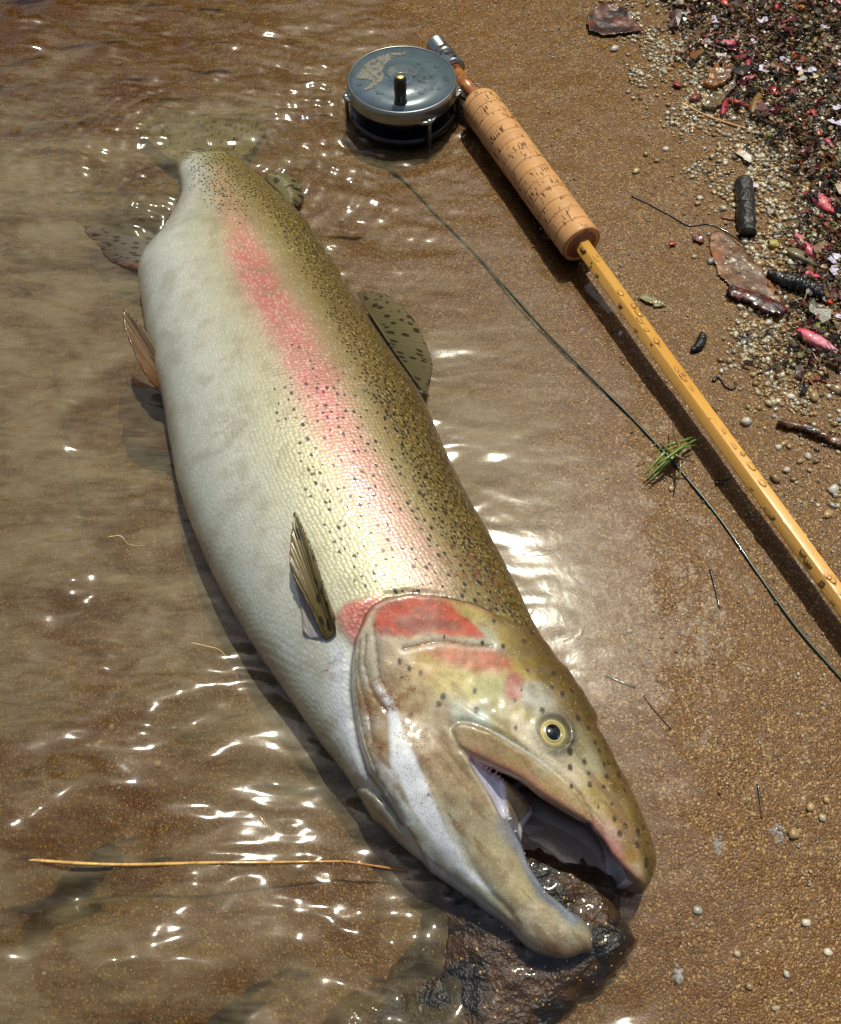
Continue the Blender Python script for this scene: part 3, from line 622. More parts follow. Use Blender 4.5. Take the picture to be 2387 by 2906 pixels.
# grit
gv=m.n('TexVoronoi',feature='F1',voronoi_dimensions='2D'); m.l(p,gv.inputs['Vector']); gv.inputs['Scale'].default_value=950
gq=m.n('SeparateColor'); m.l(gv.outputs['Color'],gq.inputs[0])
gn=m.math('ADD',m.math('MULTIPLY',m.noise(p,1300,2,.4),.75),m.math('MULTIPLY',m.noise(p,170,3),.75))
gd=m.ramp(m.math('SUBTRACT',m.math('ADD',m.math('MULTIPLY',m.attr('dirt'),.30),.44),gn),-.015,.03)
c=m.mix(m.math('MULTIPLY',gd,.8),c,m.mix(gq.outputs[1],L(70,38,14),L(150,100,44)))
hgt=m.math('ADD',m.math('MULTIPLY',m.math('MULTIPLY',m.math('SUBTRACT',.7,vs.outputs['Distance']),body),1.),m.math('MULTIPLY',gd,.5))
hgt=m.math('ADD',hgt,m.math('MULTIPLY',m.noise(p,420,3),.25))
nb=m.bump(hgt,.00028,.6)
nc=m.bump(m.math('ADD',m.math('MULTIPLY',m.math('SUBTRACT',.7,vs.outputs['Distance']),body),m.math('MULTIPLY',m.noise(p,120,3),1.5)),.0004,.38)
m.bsdf(c,.42,nb,.4,metal=m.math('MULTIPLY',body,.22),coat=.85,coat_r=.08,sss=.05,coat_n=nc)
trout=empty('rainbow_trout',(0,.3,0),'big dead rainbow trout on its side at the waterline with mouth gaping','fish')
trout.location=(0,0,0)
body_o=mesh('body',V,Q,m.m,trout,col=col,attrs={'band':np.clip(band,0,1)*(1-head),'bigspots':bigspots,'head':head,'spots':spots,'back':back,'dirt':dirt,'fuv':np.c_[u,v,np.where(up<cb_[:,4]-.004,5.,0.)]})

# ---- skin lookup for things sitting on the fish
bpy.context.view_layer.update()
_me=body_o.data; _vn=np.zeros(len(_me.vertices)*3,np.float32); _me.vertices.foreach_get('normal',_vn); _vn=_vn.reshape(-1,3)
def skin_at(x,y):
    d=np.hypot(V[:,0]-x,V[:,1]-y); k=np.where((d<.0025)&(V[:,2]>.004))[0]
    if len(k)==0: k=np.array([d.argmin()])
    z=V[k,2].max(); kk=k[V[k,2]>z-.003]; n=_vn[kk].mean(0); return Vector((x,y,z)),Vector(n).normalized()
# ---- eye
ep,en=skin_at(*FX['eye'][0])
m=NT('eye_gold'); c=m.attr('Col','Color'); m.bsdf(m.mix(m.math('MULTIPLY',m.noise(m.obj(),900,3),.35),c,L(96,84,30)),.25,None,.6,coat=1.,coat_r=.02); M_IRIS=m.m
m=NT('eye_black'); m.bsdf(m.mix(m.ramp(m.vor(m.obj(),900),.1,.2,.35,0.),L(8,9,11),L(90,100,110)),.12,None,.6,coat=1.,coat_r=.02); M_PUPIL=m.m
Me=Matrix.Translation(ep-en*.0034)@en.to_track_quat('Z','Y').to_matrix().to_4x4()
eye=empty('eye',(0,0,0),'','') ; del eye['label']; del eye['category']; eye.parent=trout; eye.matrix_world=Me
prof=[(.0092,-.001),(.0086,.0012),(.0081,.0020),(.0068,.0027),(.0053,.0030),(.0043,.0031),(.0041,.0033),(.0037,.0031)]
tones=[(70,64,50),(92,88,58),(160,152,98),(196,184,116),(188,174,104),(140,126,70),(222,212,160),(110,98,56)]
Ve,Fe=lathe(prof,48,False,False); ce=np.repeat(np.stack([lin(*t_) for t_ in tones]),48,0)
mesh('iris',Ve,Fe,M_IRIS,eye,col=ce)
Ve,Fe=lathe([(.0042,.0026),(.0034,.0031),(.0024,.0036),(.0012,.0039),(.0002,.004)],40,False,True); Ve[:,0]*=.94
mesh('pupil',Ve,Fe,M_PUPIL,eye)
# ---- teeth along the lower gum
M_TOOTH=NT('tooth'); M_TOOTH.bsdf(L(206,206,200),.3,None,.5,coat=.4)
for k,tp in enumerate(((.0408,.0804,.0356),(.0431,.0755,.0318),(.0451,.0712,.0277),(.0470,.0665,.0277),(.0485,.0619,.0277),(.0501,.0573,.0287),(.0521,.0531,.0299),(.0546,.0500,.0289),(.0580,.0476,.0250),(.0610,.0450,.0266),(.0654,.0435,.0226))):
    Vt,Ft=lathe([(.0009,-.0012),(.0007,.0002),(.0003,.0013),(.00005,.0016)],8); Vt[:,0]+=Vt[:,2]*.5
    mesh('tooth',Vt+np.array(tp),Ft,M_TOOTH.m,trout)
# ---- fins
def fin_mat(name,alpha=.9,spot=1.):
    m=NT(name); c=m.attr('Col','Color'); uv=m.attr('fuv','Vector')
    vv=m.n('TexVoronoi',feature='F1'); m.l(m.mapv(uv,(1.3,.55,1)),vv.inputs['Vector']); vv.inputs['Scale'].default_value=210; vv.inputs['Randomness'].default_value=.8
    on=m.ramp(vv.outputs['Distance'],.42,.32,0.,.9*spot)
    c=m.mix(on,c,L(34,28,16))
    ray=m.n('TexWave',wave_type='BANDS',bands_direction='X'); m.l(uv,ray.inputs[0]); ray.inputs['Scale'].default_value=170; ray.inputs['Distortion'].default_value=1.2; ray.inputs['Detail'].default_value=2
    c=m.mix(m.math('MULTIPLY',ray.outputs['Fac'],.28),c,L(60,48,28))
    nb=m.bump(ray.outputs['Fac'],.0006,.6)
    b=m.bsdf(c,.35,nb,.5,coat=.5,coat_r=.12,alpha=alpha)
    tl=m.n('BsdfTranslucent'); m.l(c,tl.inputs[0]); mx=m.n('MixShader'); mx.inputs[0].default_value=.25
    m.l(b.outputs[0],mx.inputs[1]); m.l(tl.outputs[0],mx.inputs[2]); m.l(mx.outputs[0],m.out.inputs[0]); return m.m
FIN=fin_mat('fin_spotted',.72); FIN_THIN=fin_mat('fin_thin',.45,.8); FIN_PLAIN=fin_mat('fin_plain',.88,.12)
def fin(name,base,outer,mat,c0,c1,lead=None,bulge=.002,rag=.10,nr=56,nl=26,label=None,thick=.0007,wave=.0005):
    B=_interp(np.array(base,float),np.linspace(0,len(base)-1,nr)); O=_interp(np.array(outer,float),np.linspace(0,len(outer)-1,nr))
    r_=np.random.default_rng(len(name)+nr)
    jag=1-rag*np.abs(r_.normal(size=nr))*(np.arange(nr)%3==0); jag=np.convolve(np.pad(jag,1,'edge'),[.25,.5,.25],'valid')
    t_=np.linspace(0,1,nl); V_=np.zeros((nr,nl,3)); C_=np.zeros((nr,nl,3))
    c0=np.array(lin(*c0));c1=np.array(lin(*c1))
    for i in range(nr):
        tt=t_*jag[i]; V_[i]=B[i]+(O[i]-B[i])*tt[:,None]
        V_[i,:,2]+=bulge*np.sin(np.pi*t_)+wave*math.sin(i*1.9)*t_
        k=t_[:,None]; C_[i]=c0*(1-k)+c1*k
        if lead is not None:
            w=max(0,1-i/nr/lead[1]); C_[i]=C_[i]*(1-w)+np.array(lin(*lead[0]))*w
    ids=np.arange(nr*nl).reshape(nr,nl)
    F_=np.stack([ids[:-1,:-1],ids[1:,:-1],ids[1:,1:],ids[:-1,1:]],-1).reshape(-1,4)
    Lb=np.linalg.norm(B[-1]-B[0])+np.linalg.norm(O[-1]-O[0])
    uv_=np.stack([np.repeat(np.linspace(0,max(.02,Lb*.5),nr)[:,None],nl,1),np.linalg.norm(V_-B[:,None],axis=2),np.zeros((nr,nl))],-1)
    o=mesh(name,V_.reshape(-1,3),F_,mat,trout,col=C_.reshape(-1,3),attrs={'fuv':uv_.reshape(-1,3)})
    md=o.modifiers.new('thickness','SOLIDIFY'); md.thickness=thick; md.offset=0
    if label: o['label']=label
    return o
fin('tail_fin',[(-.1958,.5846,-.0050),(-.1649,.5798,-.0012),(-.1350,.5915,-.0050)],[(-.2331,.6276,-.0100),(-.2251,.6498,-.0100),(-.2015,.6547,-.0090),(-.1740,.6445,-.0080),(-.1505,.6470,-.0080),(-.1343,.6445,-.0080),(-.1241,.6263,-.0090)],FIN,(196,190,140),(146,134,94),nr=90,nl=40,bulge=.001)
fin('dorsal_fin',[(-.0421,.4214,.0180),(-.0212,.3797,.0180),(.0024,.3379,.0180)],[(-.0400,.4356,.0060),(-.0228,.4350,.0020),(-.0043,.4129,.0010),(.0067,.3840,.0020),(.0079,.3725,.0020),(.0056,.3565,.0040),(.0036,.3387,.0140)],FIN,(112,104,66),(140,130,94),bulge=.001)
fin('adipose_fin',[(-.1181,.5550,.0000),(-.1041,.5342,.0040),(-.0957,.5160,.0080)],[(-.1134,.5605,.0000),(-.0975,.5582,.0010),(-.0883,.5409,.0010),(-.0887,.5271,.0020),(-.0951,.5162,.0070)],FIN,(150,142,92),(132,124,82),bulge=.003,nr=24,nl=12,thick=.002)
fin('anal_fin',[(-.1942,.4576,.0060),(-.1895,.4937,.0000),(-.1788,.5430,-.0080)],[(-.1988,.4578,.0040),(-.2203,.4683,.0020),(-.2321,.4838,.0010),(-.2487,.5069,-.0010),(-.2383,.5329,-.0030),(-.2215,.5470,-.0050),(-.1945,.5516,-.0080)],FIN_THIN,(170,164,150),(124,106,86),lead=((206,140,116),.16),bulge=.001,nr=70,nl=30)
fin('pelvic_fin',[(-.1544,.3349,.0100),(-.1501,.3371,.0140),(-.1442,.3461,.0210)],[(-.1606,.3363,.0220),(-.1697,.3453,.0310),(-.1807,.3664,.0400),(-.1862,.3842,.0440),(-.1804,.3803,.0430),(-.1744,.3751,.0400),(-.1679,.3678,.0340),(-.1607,.3593,.0280),(-.1488,.3480,.0230)],FIN_PLAIN,(150,128,96),(128,106,72),lead=((136,82,40),.4),bulge=.002,nr=64,nl=30,thick=.0012)
fin('pelvic_fin',[(-.1521,.3093,-.0030),(-.1561,.3309,-.0020),(-.1598,.3565,.0000)],[(-.1683,.3096,-.0090),(-.1876,.3226,-.0090),(-.1919,.3314,-.0080),(-.1970,.3414,-.0070),(-.1953,.3552,-.0060),(-.1908,.3684,-.0050),(-.1826,.3750,-.0040)],FIN_PLAIN,(126,84,46),(104,66,32),bulge=.001,rag=.09,nr=50,label='brown pelvic fin lying under the water')
fin('pectoral_fin',[(-.0457,.1589,.0570),(-.0428,.1597,.0587),(-.0405,.1617,.0598)],[(-.0500,.1665,.0609),(-.0546,.1759,.0667),(-.0599,.1842,.0697),(-.0636,.1936,.0718),(-.0637,.2113,.0739),(-.0632,.2203,.0757),(-.0586,.2113,.0769),(-.0534,.2005,.0750),(-.0497,.1901,.0726),(-.0457,.1791,.0686),(-.0415,.1691,.0626)],FIN,(110,96,54),(138,124,76),bulge=.003,nr=80,nl=40,thick=.001)
fin('pectoral_fin',[(-.0536,.1611,.0539),(-.0499,.1603,.0559),(-.0467,.1599,.0569)],[(-.0570,.1637,.0549),(-.0588,.1784,.0600),(-.0629,.1929,.0626),(-.0654,.2131,.0658),(-.0617,.2022,.0656),(-.0538,.1776,.0618)],FIN_PLAIN,(196,192,196),(172,160,146),bulge=.001,nr=40,nl=26,label='pale folded part of the pectoral fin')
# ------------------------------------------------------------------ generic wet materials
def vc_mat(name,rough=.35,coat=.4,bscale=700,bd=.0006,var=.35,dark=(30,22,14),spec=.5):
    m=NT(name); c=m.attr('Col','Color'); n=m.noise(m.obj(),bscale,4)
    m.bsdf(m.mix(m.math('MULTIPLY',m.ramp(n,.4,.75),var),c,L(*dark)),rough,m.bump(n,bd,.7),spec,coat=coat,coat_r=.08); return m.m
M_WOODY=vc_mat('wet_wood'); M_PETAL=vc_mat('wet_petal',.5,.22,500,.0006,.4,(70,30,36)); M_LEAF=vc_mat('soggy_leaf',.45,.15,300,.0006,.4,(30,16,8),.4); M_STONE=vc_mat('wet_pebble',.32,.35,900,.0004,.25,(120,95,60)); M_CHAR=vc_mat('wet_charcoal',.4,.3,300,.003,.4,(6,6,6)); M_LITTER=vc_mat('wet_litter',.35,.45,900,.0003,.3)
def cmix(a,b,t): a=lin(*a);b=lin(*b); return a+(b-a)*t
# ------------------------------------------------------------------ the stone under the jaw
RP=np.array([(-.0042,.0679),(.0195,.0769),(.0552,.0769),(.0850,.0657),(.0979,.0516),(.1060,.0319),(.0900,.0159),(.0643,-.0007),(.0457,-.0396),(-.0634,-.0396),(-.0494,-.0003),(-.0275,.0238),(-.0109,.0390),(-.0069,.0538)])
rx=np.arange(RP[:,0].min()-.004,RP[:,0].max()+.004,.0009); ry=np.arange(RP[:,1].min()-.004,RP[:,1].max()+.004,.0009)
X,Y,F=grid_mesh(rx,ry); q2=np.c_[X,Y]; sd_=poly_sdf(q2,RP)+.018*(fbm(X*48,Y*48,151,4)-.5)
hgt=np.interp(sd_,[-.004,0,.004,.012,.03],[-.03,-.014,-.001,.007,.010])
crest=gauss(X,Y,(.0864,.0349),.034)*.010-.013*sstep(.0,-.05,X-(.0409,.0288)[0]+.15*(Y-(.0409,.0288)[1]))-.006*gauss(X,Y,(.0651,.0516),.02)
Z=hgt+crest+.006*(fbm(X*45,Y*70,161,3)-.5)+.002*np.abs(fbm(X*120,Y*200,171,3)-.5)
keep=(sd_[F]>-.0035).all(1); 
cc=cmix((26,23,20),(104,70,34),1)[None]*0+lin(30,27,22)+(lin(74,50,26)-lin(30,27,22))*(sstep(.42,.62,fbm(X*50,Y*70,181,4)+.16*sstep(-.02,.05,Y-(.0746,.0288)[1])))[:,None]
m=NT('wet_dark_stone'); p=m.pos(); c=m.attr('Col','Color'); n=m.noise(p,260,5); gz_=m.n('TexVoronoi'); m.l(p,gz_.inputs['Vector']); gz_.inputs['Scale'].default_value=700
sq=m.n('SeparateColor'); m.l(gz_.outputs['Color'],sq.inputs[0])
c=m.mix(m.math('MULTIPLY',m.math('GREATER_THAN',sq.outputs[0],.95),m.math('LESS_THAN',gz_.outputs['Distance'],.35)),c,L(200,160,90))
c=m.mix(m.ramp(n,.35,.7,0.,.6),c,L(20,17,14))
m.bsdf(c,.3,m.bump(m.math('ADD',n,m.math('MULTIPLY',m.noise(p,700,3),.5)),.0022,.9),.5,coat=.5,coat_r=.1)
rock=mesh('dark_stone',np.c_[X,Y,Z],F[keep],m.m,col=cc)
bm=bmesh.new(); bm.from_mesh(rock.data); bmesh.ops.delete(bm,geom=[v_ for v_ in bm.verts if not v_.link_faces],context='VERTS'); bm.to_mesh(rock.data); bm.free()
tag(rock,'wet dark stone half under water beneath the lower jaw of the trout','stone')
# ------------------------------------------------------------------ the rod
A=Vector((.0120,.7009,.0172)); Bp=Vector((.2264,.1962,.0205)); ax=(Bp-A).normalized()
xa=Vector((0,0,1)).cross(ax).normalized(); ya=ax.cross(xa)           # ya points up
MR=Matrix.Identity(4)
for i_,v_ in enumerate((xa,ya,ax)):
    for j_ in range(3): MR[j_][i_]=v_[j_]
MR.translation=A
def along(p3): return (Vector(p3)-A).dot(ax)
rod=empty('fly_rod',(0,0,0),'split cane fly rod with cork grip and round reel lying along the waterline','fishing rod',M=MR)
def rpart(name,prof,mat,n=40,parent=None,cap0=True,cap1=True,rot=0.):
    Vv,Ff=lathe(prof,n,cap0,cap1)
    if rot:
        c_,s_=math.cos(rot),math.sin(rot); Vv=np.c_[Vv[:,0]*c_-Vv[:,1]*s_,Vv[:,0]*s_+Vv[:,1]*c_,Vv[:,2]]
    return mesh(name,Vv,Ff,mat,parent or rod,smooth=n>8)
m=NT('brushed_silver'); m.bsdf(m.mix(m.noise(m.obj(),60,3),L(150,156,156),L(196,198,194)),m.ramp(m.noise(m.obj(),200,3),.3,.7,.22,.38),None,.5,metal=1.); M_SILVER=m.m
m=NT('knurled_silver'); o_=m.obj(); ck=m.n('TexChecker'); m.l(o_,ck.inputs[0]); ck.inputs['Scale'].default_value=1400; m.bsdf(L(160,160,155),.35,m.bump(ck.outputs['Fac'],.0004,1.),.5,metal=1.); M_KNURL=m.m
m=NT('burl_wood'); n=m.noise(m.obj(),420,4,1.); n2_=m.noise(m.obj(),120,3); m.bsdf(m.mix(m.ramp(n2_,.35,.65),m.mix(m.ramp(n,.4,.65),L(150,84,34),L(66,32,14)),L(186,120,56)),.3,None,.5,coat=.8,coat_r=.06); M_BURL=m.m
m=NT('cork'); o_=m.obj()
sp=m.n('SeparateXYZ'); m.l(o_,sp.inputs[0])
rings=m.noise(m.mapv(o_,(8,8,620)),1.,3,.3); broad=m.noise(m.mapv(o_,(30,30,70)),1.,3)
cc_=m.mix(rings,L(150,100,56),L(226,176,118)); cc_=m.mix(m.ramp(broad,.35,.7,0.,.5),cc_,L(216,160,100))
ang_=m.math('MULTIPLY',m.math('ARCTAN2',sp.outputs[1],sp.outputs[0]),.0148)
cv=m.n('CombineXYZ'); m.l(ang_,cv.inputs[0]); m.l(sp.outputs[2],cv.inputs[1]); m.l(m.attr('ringid'),cv.inputs[2])
fl=m.noise(m.mapv(cv.outputs[0],(620,130,3)),1.,2,.3); clus=m.noise(m.mapv(cv.outputs[0],(90,75,3)),1.,2)
fleck=m.math('MULTIPLY',m.ramp(fl,.57,.62),m.ramp(clus,.42,.55))
pit=m.math('MULTIPLY',m.math('LESS_THAN',m.vor(cv.outputs[0],330),.16),m.ramp(clus,.5,.6))
fleck=m.math('MAXIMUM',fleck,m.math('MULTIPLY',pit,.7))
cc_=m.mix(m.math('MULTIPLY',fleck,.9),cc_,L(62,30,12))
m.bsdf(cc_,.55,m.bump(m.math('SUBTRACT',m.math('MULTIPLY',rings,.35),fleck),.0007,.8),.35,coat=.12,coat_r=.3); M_CORK=m.m
m=NT('cork_end'); o_=m.obj(); n=m.noise(o_,260,4,.8); m.bsdf(m.mix(m.ramp(m.vor(o_,420),.16,.1,0.,.8),m.mix(n,L(120,66,30),L(176,112,60)),L(40,18,8)),.6,m.bump(n,.0006,.7)); M_CORKEND=m.m
m=NT('varnished_cane'); o_=m.obj(); n=m.noise(m.mapv(o_,(900,900,14)),1.,3); n2_=m.noise(m.mapv(o_,(40,40,9)),1.,3)
c=m.mix(n,L(208,150,66),L(234,186,100)); c=m.mix(m.ramp(n2_,.4,.7,0.,.5),c,L(200,140,52))
gr=m.math('GREATER_THAN',m.noise(o_,520,3),.68); c=m.mix(m.math('MULTIPLY',gr,m.ramp(m.noise(o_,60,2),.5,.62,0.,.8)),c,L(120,66,20))
m.bsdf(c,.28,m.bump(m.noise(o_,300,3),.0002,.5),.5,coat=1.,coat_r=.04); M_CANE=m.m
z1=along((.0155,.6870,.0172)); z2=along((.0198,.6831,.0172)); z3=along((.0297,.6663,.0172)); z4=along((.0446,.6311,.0175))+.006; z5=along((.1095,.4655,.0182))
rpart('butt_cap',[(.0062,0),(.0078,.0008),(.0082,.0016),(.0078,.0026),(.0078,z1),(.0074,z1+.001)],M_SILVER)
rpart('knurled_ring',[(.0074,z1+.0012),(.0087,z1+.0016),(.0087,z2+.003),(.0074,z2+.0034)],M_KNURL,56)
rpart('slide_band',[(.0076,z2+.0040),(.0086,z2+.005),(.0092,(z2+z3)/2+.002),(.0093,z3-.003),(.0096,z3-.0012),(.0094,z3),(.006,z3+.0002)],M_SILVER)
rpart('reel_seat',[(.0056,z3-.004),(.0057,z4)],M_BURL)
core=rpart('cork_grip',[(.0095,z4+.001),(.0120,z4+.004),(.0140,z5-.0006),(.0143,z5-.0001),(.0002,z5+.0003)],M_CORKEND,48)
nring=15; lr=(z5-z4)/nring
def grip_r(z):
    u_=(z-z4)/(z5-z4); return (.0151-.0006*u_)*(1-.30*max(0,1-u_/.055)**2)-.0007*max(0,(u_-.985)/.015)**2
for i_ in range(nring):
    za=z4+i_*lr; r0=rng.normal(0,.00005)
    pr=[(grip_r(za)-.00035,za)]+[(grip_r(za+f_*lr)+r0,za+f_*lr) for f_ in (.012,.15,.32,.5,.68,.85,.988)]+[(grip_r(za+lr)-.00035,za+lr*.999)]
    Vv,Ff=lathe(pr,44,True,True); mesh('cork_ring',Vv,Ff,M_CORK,core,attrs={'ringid':np.full(len(Vv),i_*3.7)})
Lr=2.0; pr=[(.0062,z5-.002),(.0061,z5+.25),(.0058,z5+.5),(.0050,z5+.9),(.003,z5+Lr)]
bl=rpart('cane_blank',pr,M_CANE,6,rot=0.)
bm=bmesh.new(); bm.from_mesh(bl.data); bmesh.ops.bevel(bm,geom=[e for e in bm.edges if abs((e.verts[0].co-e.verts[1].co).z)>.05],offset=.0005,segments=2,affect='EDGES',profile=.6)
for f_ in bm.faces: f_.smooth=True
bm.to_mesh(bl.data); bm.free()
# water drops
m=NT('water_drop'); gl=m.n('BsdfGlossy'); gl.inputs['Roughness'].default_value=.03; tr=m.n('BsdfTransparent'); tr.inputs[0].default_value=(.96,.94,.9,1); fr=m.n('Fresnel'); fr.inputs[0].default_value=1.5
mx=m.n('MixShader'); m.l(fr.outputs[0],mx.inputs[0]); m.l(tr.outputs[0],mx.inputs[1]); m.l(gl.outputs[0],mx.inputs[2]); m.l(mx.outputs[0],m.out.inputs[0]); M_DROP=m.m
def dome(cx,cy,cz,rx_,ry_,h_,n=14,k=5,seed=0):
    pr=[(math.cos(a_),math.sin(a_)) for a_ in np.linspace(0,math.pi/2*.97,k)]
    Vv,Ff=lathe(pr,n,False,True); th_=np.arctan2(Vv[:,1],Vv[:,0]); wob=1+.12*np.sin(2*th_+seed)+.08*np.sin(3*th_+2*seed)
    return np.c_[Vv[:,0]*rx_*wob+cx,Vv[:,1]*ry_*wob+cy,Vv[:,2]*h_+cz],Ff
def join(parts):
    VV=[];FF=[];o=0
    for v_,f_ in parts:
        VV.append(v_); FF+=[[i_+o for i_ in g] for g in f_]; o+=len(v_)
    return np.concatenate(VV),FF
ps_=[]
for k in range(85):
    zz_=z5+.006+rng.uniform(0,.5)**1.0*1.0; side=rng.choice([0,0,0,1,-1,-1]); r_=rng.uniform(.0009,.0026)
    Vv,Ff=dome(0,0,0,r_*.8,r_*rng.uniform(.9,1.9),r_*.36,12,4,k)
    # local: x across the facet, y along rod, z out of the facet
    apo=.0061*math.cos(math.pi/6)
    a_=math.pi/2-side*math.pi/3
    nx_,ny_=math.cos(a_),math.sin(a_); tx_,ty_=-ny_,nx_
    off=rng.uniform(-.0018,.0018)
    px_=apo*nx_+off*tx_; py_=apo*ny_+off*ty_
    W_=np.c_[px_+Vv[:,0]*tx_+Vv[:,2]*nx_,py_+Vv[:,0]*ty_+Vv[:,2]*ny_,zz_+Vv[:,1]]
    ps_.append((W_,Ff))
VV,FF=join(ps_); o=mesh('dew',VV,FF,M_DROP,rod); o['kind']='stuff'
# ---- reel (clamped to the seat, so a part of the rod)
RC=Vector((-.0143,.6324,.0315)); rr=.0425
m=NT('reel_slate'); o_=m.obj(); m.bsdf(m.mix(m.noise(o_,90,3),L(76,92,100),L(104,120,126)),.25,m.bump(m.noise(o_,900,2),.0001,.4),.5,coat=.8,coat_r=.05,metal=.15); M_SLATE=m.m
m=NT('reel_rim'); m.bsdf(m.mix(m.noise(m.obj(),80,3),L(120,126,124),L(176,180,172)),.3,None,.5,metal=.9); M_RIM=m.m
m=NT('reel_black'); m.bsdf(L(14,14,15),.3,None,.5,coat=.4); M_BLACK=m.m
m=NT('brass'); m.bsdf(L(206,184,120),.28,None,.5,metal=1.); M_BRASS=m.m
m=NT('wet_grime'); n=m.noise(m.obj(),700,4); m.bsdf(m.mix(n,L(58,56,46),L(150,146,128)),.3,m.bump(n,.0006,.9),coat=.6,alpha=m.ramp(m.noise(m.obj(),160,4,.6),.34,.52,.15,1.)); M_GRIME=m.m
MI=MR.inverted()
reel=bpy.data.objects.new('reel',None); COL.objects.link(reel); reel.empty_display_size=.01; reel.parent=rod; reel.matrix_parent_inverse=Matrix.Identity(4)
bpy.context.view_layer.update()
reel.matrix_world=Matrix.Translation(RC)
def reel_part(name,prof=None,mat=None,n=72,VF=None,smooth=True,**k):
    Vv,Ff=VF if VF else lathe(prof,n,**k); return mesh(name,Vv,Ff,mat,reel,smooth=smooth)
reel_part('face_plate',[(rr-.0018,-.0008),(rr-.0018,.0002),(rr*.6,.0005),(.008,.0006),(.0078,.0012),(.0056,.0015),(.0054,.0008),(.0015,.0008),(.0012,.0014),(.0002,.0015)],M_SLATE,cap0=False)
reel_part('rim',[(rr-.004,-.0105),(rr,-.0102),(rr+.0006,-.009),(rr+.0003,-.0016),(rr-.0002,-.0002),(rr-.001,.0009),(rr-.0018,.0008),(rr-.0019,-.0006)],M_RIM,96,cap0=True,cap1=False)
reel_part('spool',[(.034,-.0236),(.034,-.0104)],M_BLACK)
reel_part('back_plate',[(rr-.003,-.030),(rr-.0008,-.029),(rr-.0004,-.0245),(rr-.002,-.0238),(.02,-.0236)],M_BLACK)
ang0=[math.radians(a_) for a_ in (-62,-168,-4,70,160)]
for a_ in ang0:
    cx_,cy_=(rr+.0022)*math.cos(a_),(rr+.0022)*math.sin(a_)
    Vv,Ff=lathe([(.0016,-.030),(.0016,-.011),(.0024,-.0095),(.0030,-.0080),(.0016,-.0066)],14); Vv[:,0]+=cx_; Vv[:,1]+=cy_
    pl=mesh('pillar',Vv,Ff,M_RIM,reel)
    # flared tab against the rim
    tb=[]
    for t_ in np.linspace(-1,1,9):
        w_=(1-abs(t_))**.7; aa=a_+t_*.19
        for (dr,dz) in ((.0002,-.0072),(.0002+.0042*w_,-.0076),(.0002+.0042*w_,-.0098),(.0002,-.0102)): tb.append(((rr+dr)*math.cos(aa),(rr+dr)*math.sin(aa),dz))
    Ff=[[i_*4+j_,i_*4+(j_+1)%4,(i_+1)*4+(j_+1)%4,(i_+1)*4+j_] for i_ in range(8) for j_ in range(4)]+[[3,2,1,0],[32,33,34,35]]
    mesh('rim_tab',np.array(tb),Ff,M_RIM,reel,smooth=False)
hx_,hy_=-.0008,-.0285
Vv,Ff=lathe([(.0052,.0004),(.0050,.0012),(.0043,.0018),(.0044,.004),(.0048,.010),(.0049,.016),(.0046,.0196),(.0040,.0208)],32); Vv[:,0]+=hx_; Vv[:,1]+=hy_; mesh('handle_knob',Vv,Ff,M_BLACK,reel)
Vv,Ff=lathe([(.0036,.0205),(.0036,.0215),(.0028,.0220),(.0008,.0221)],24); Vv[:,0]+=hx_; Vv[:,1]+=hy_; mesh('knob_pin',Vv,Ff,M_BRASS,reel)
# foot: sloping silver plate from the reel frame to the seat
fz=z3+(z4-z3)*.45; fp=MR@Vector((0,0,fz))-RC; f1=MR@Vector((0,0,z3+.002))-RC; f2=MR@Vector((0,0,z4+.004))-RC
dirr=(fp.normalized()); e1=Vector((fp.x,fp.y,0)).normalized()*(rr-.002); 
tvec=ax*.014
cr=[Vector((e1.x,e1.y,-.012))-tvec*.8,Vector((e1.x,e1.y,-.012))+tvec*.8,f2+Vector((-.004,0,-.001)),f1+Vector((-.004,0,-.001))]
Vv=np.array([list(c_) for c_ in cr]+[list(c_+Vector((0,0,-.003))) for c_ in cr]); mesh('reel_foot',Vv,[[0,1,2,3],[7,6,5,4],[0,4,5,1],[1,5,6,2],[2,6,7,3],[3,7,4,0]],M_SILVER,reel,smooth=False)
# grime patch and drops on the face
gp=[(-.0345,.006),(-.030,.016),(-.022,.0255),(-.010,.032),(.0035,.0335),(.001,.030),(-.007,.026),(-.013,.019),(-.0155,.010),(-.014,.002),(-.016,-.004),(-.022,-.012),(-.027,-.0145),(-.031,-.0150),(-.026,-.0105),(-.022,-.004),(-.027,-.001),(-.0345,-.001)]
gV=[(x_,y_,.0008) for x_,y_ in gp]; bm=bmesh.new(); f_=bm.faces.new([bm.verts.new(v_) for v_ in gV]); r_=bmesh.ops.inset_region(bm,faces=[f_],thickness=.0012,depth=.0007); bmesh.ops.triangulate(bm,faces=bm.faces[:])
me=bpy.data.meshes.new('wet_smear'); bm.normal_update(); bm.to_mesh(me); bm.free(); me.materials.append(M_GRIME); me.polygons.foreach_set('use_smooth',np.ones(len(me.polygons),bool))
sm=bpy.data.objects.new('wet_smear',me); COL.objects.link(sm); sm.parent=reel
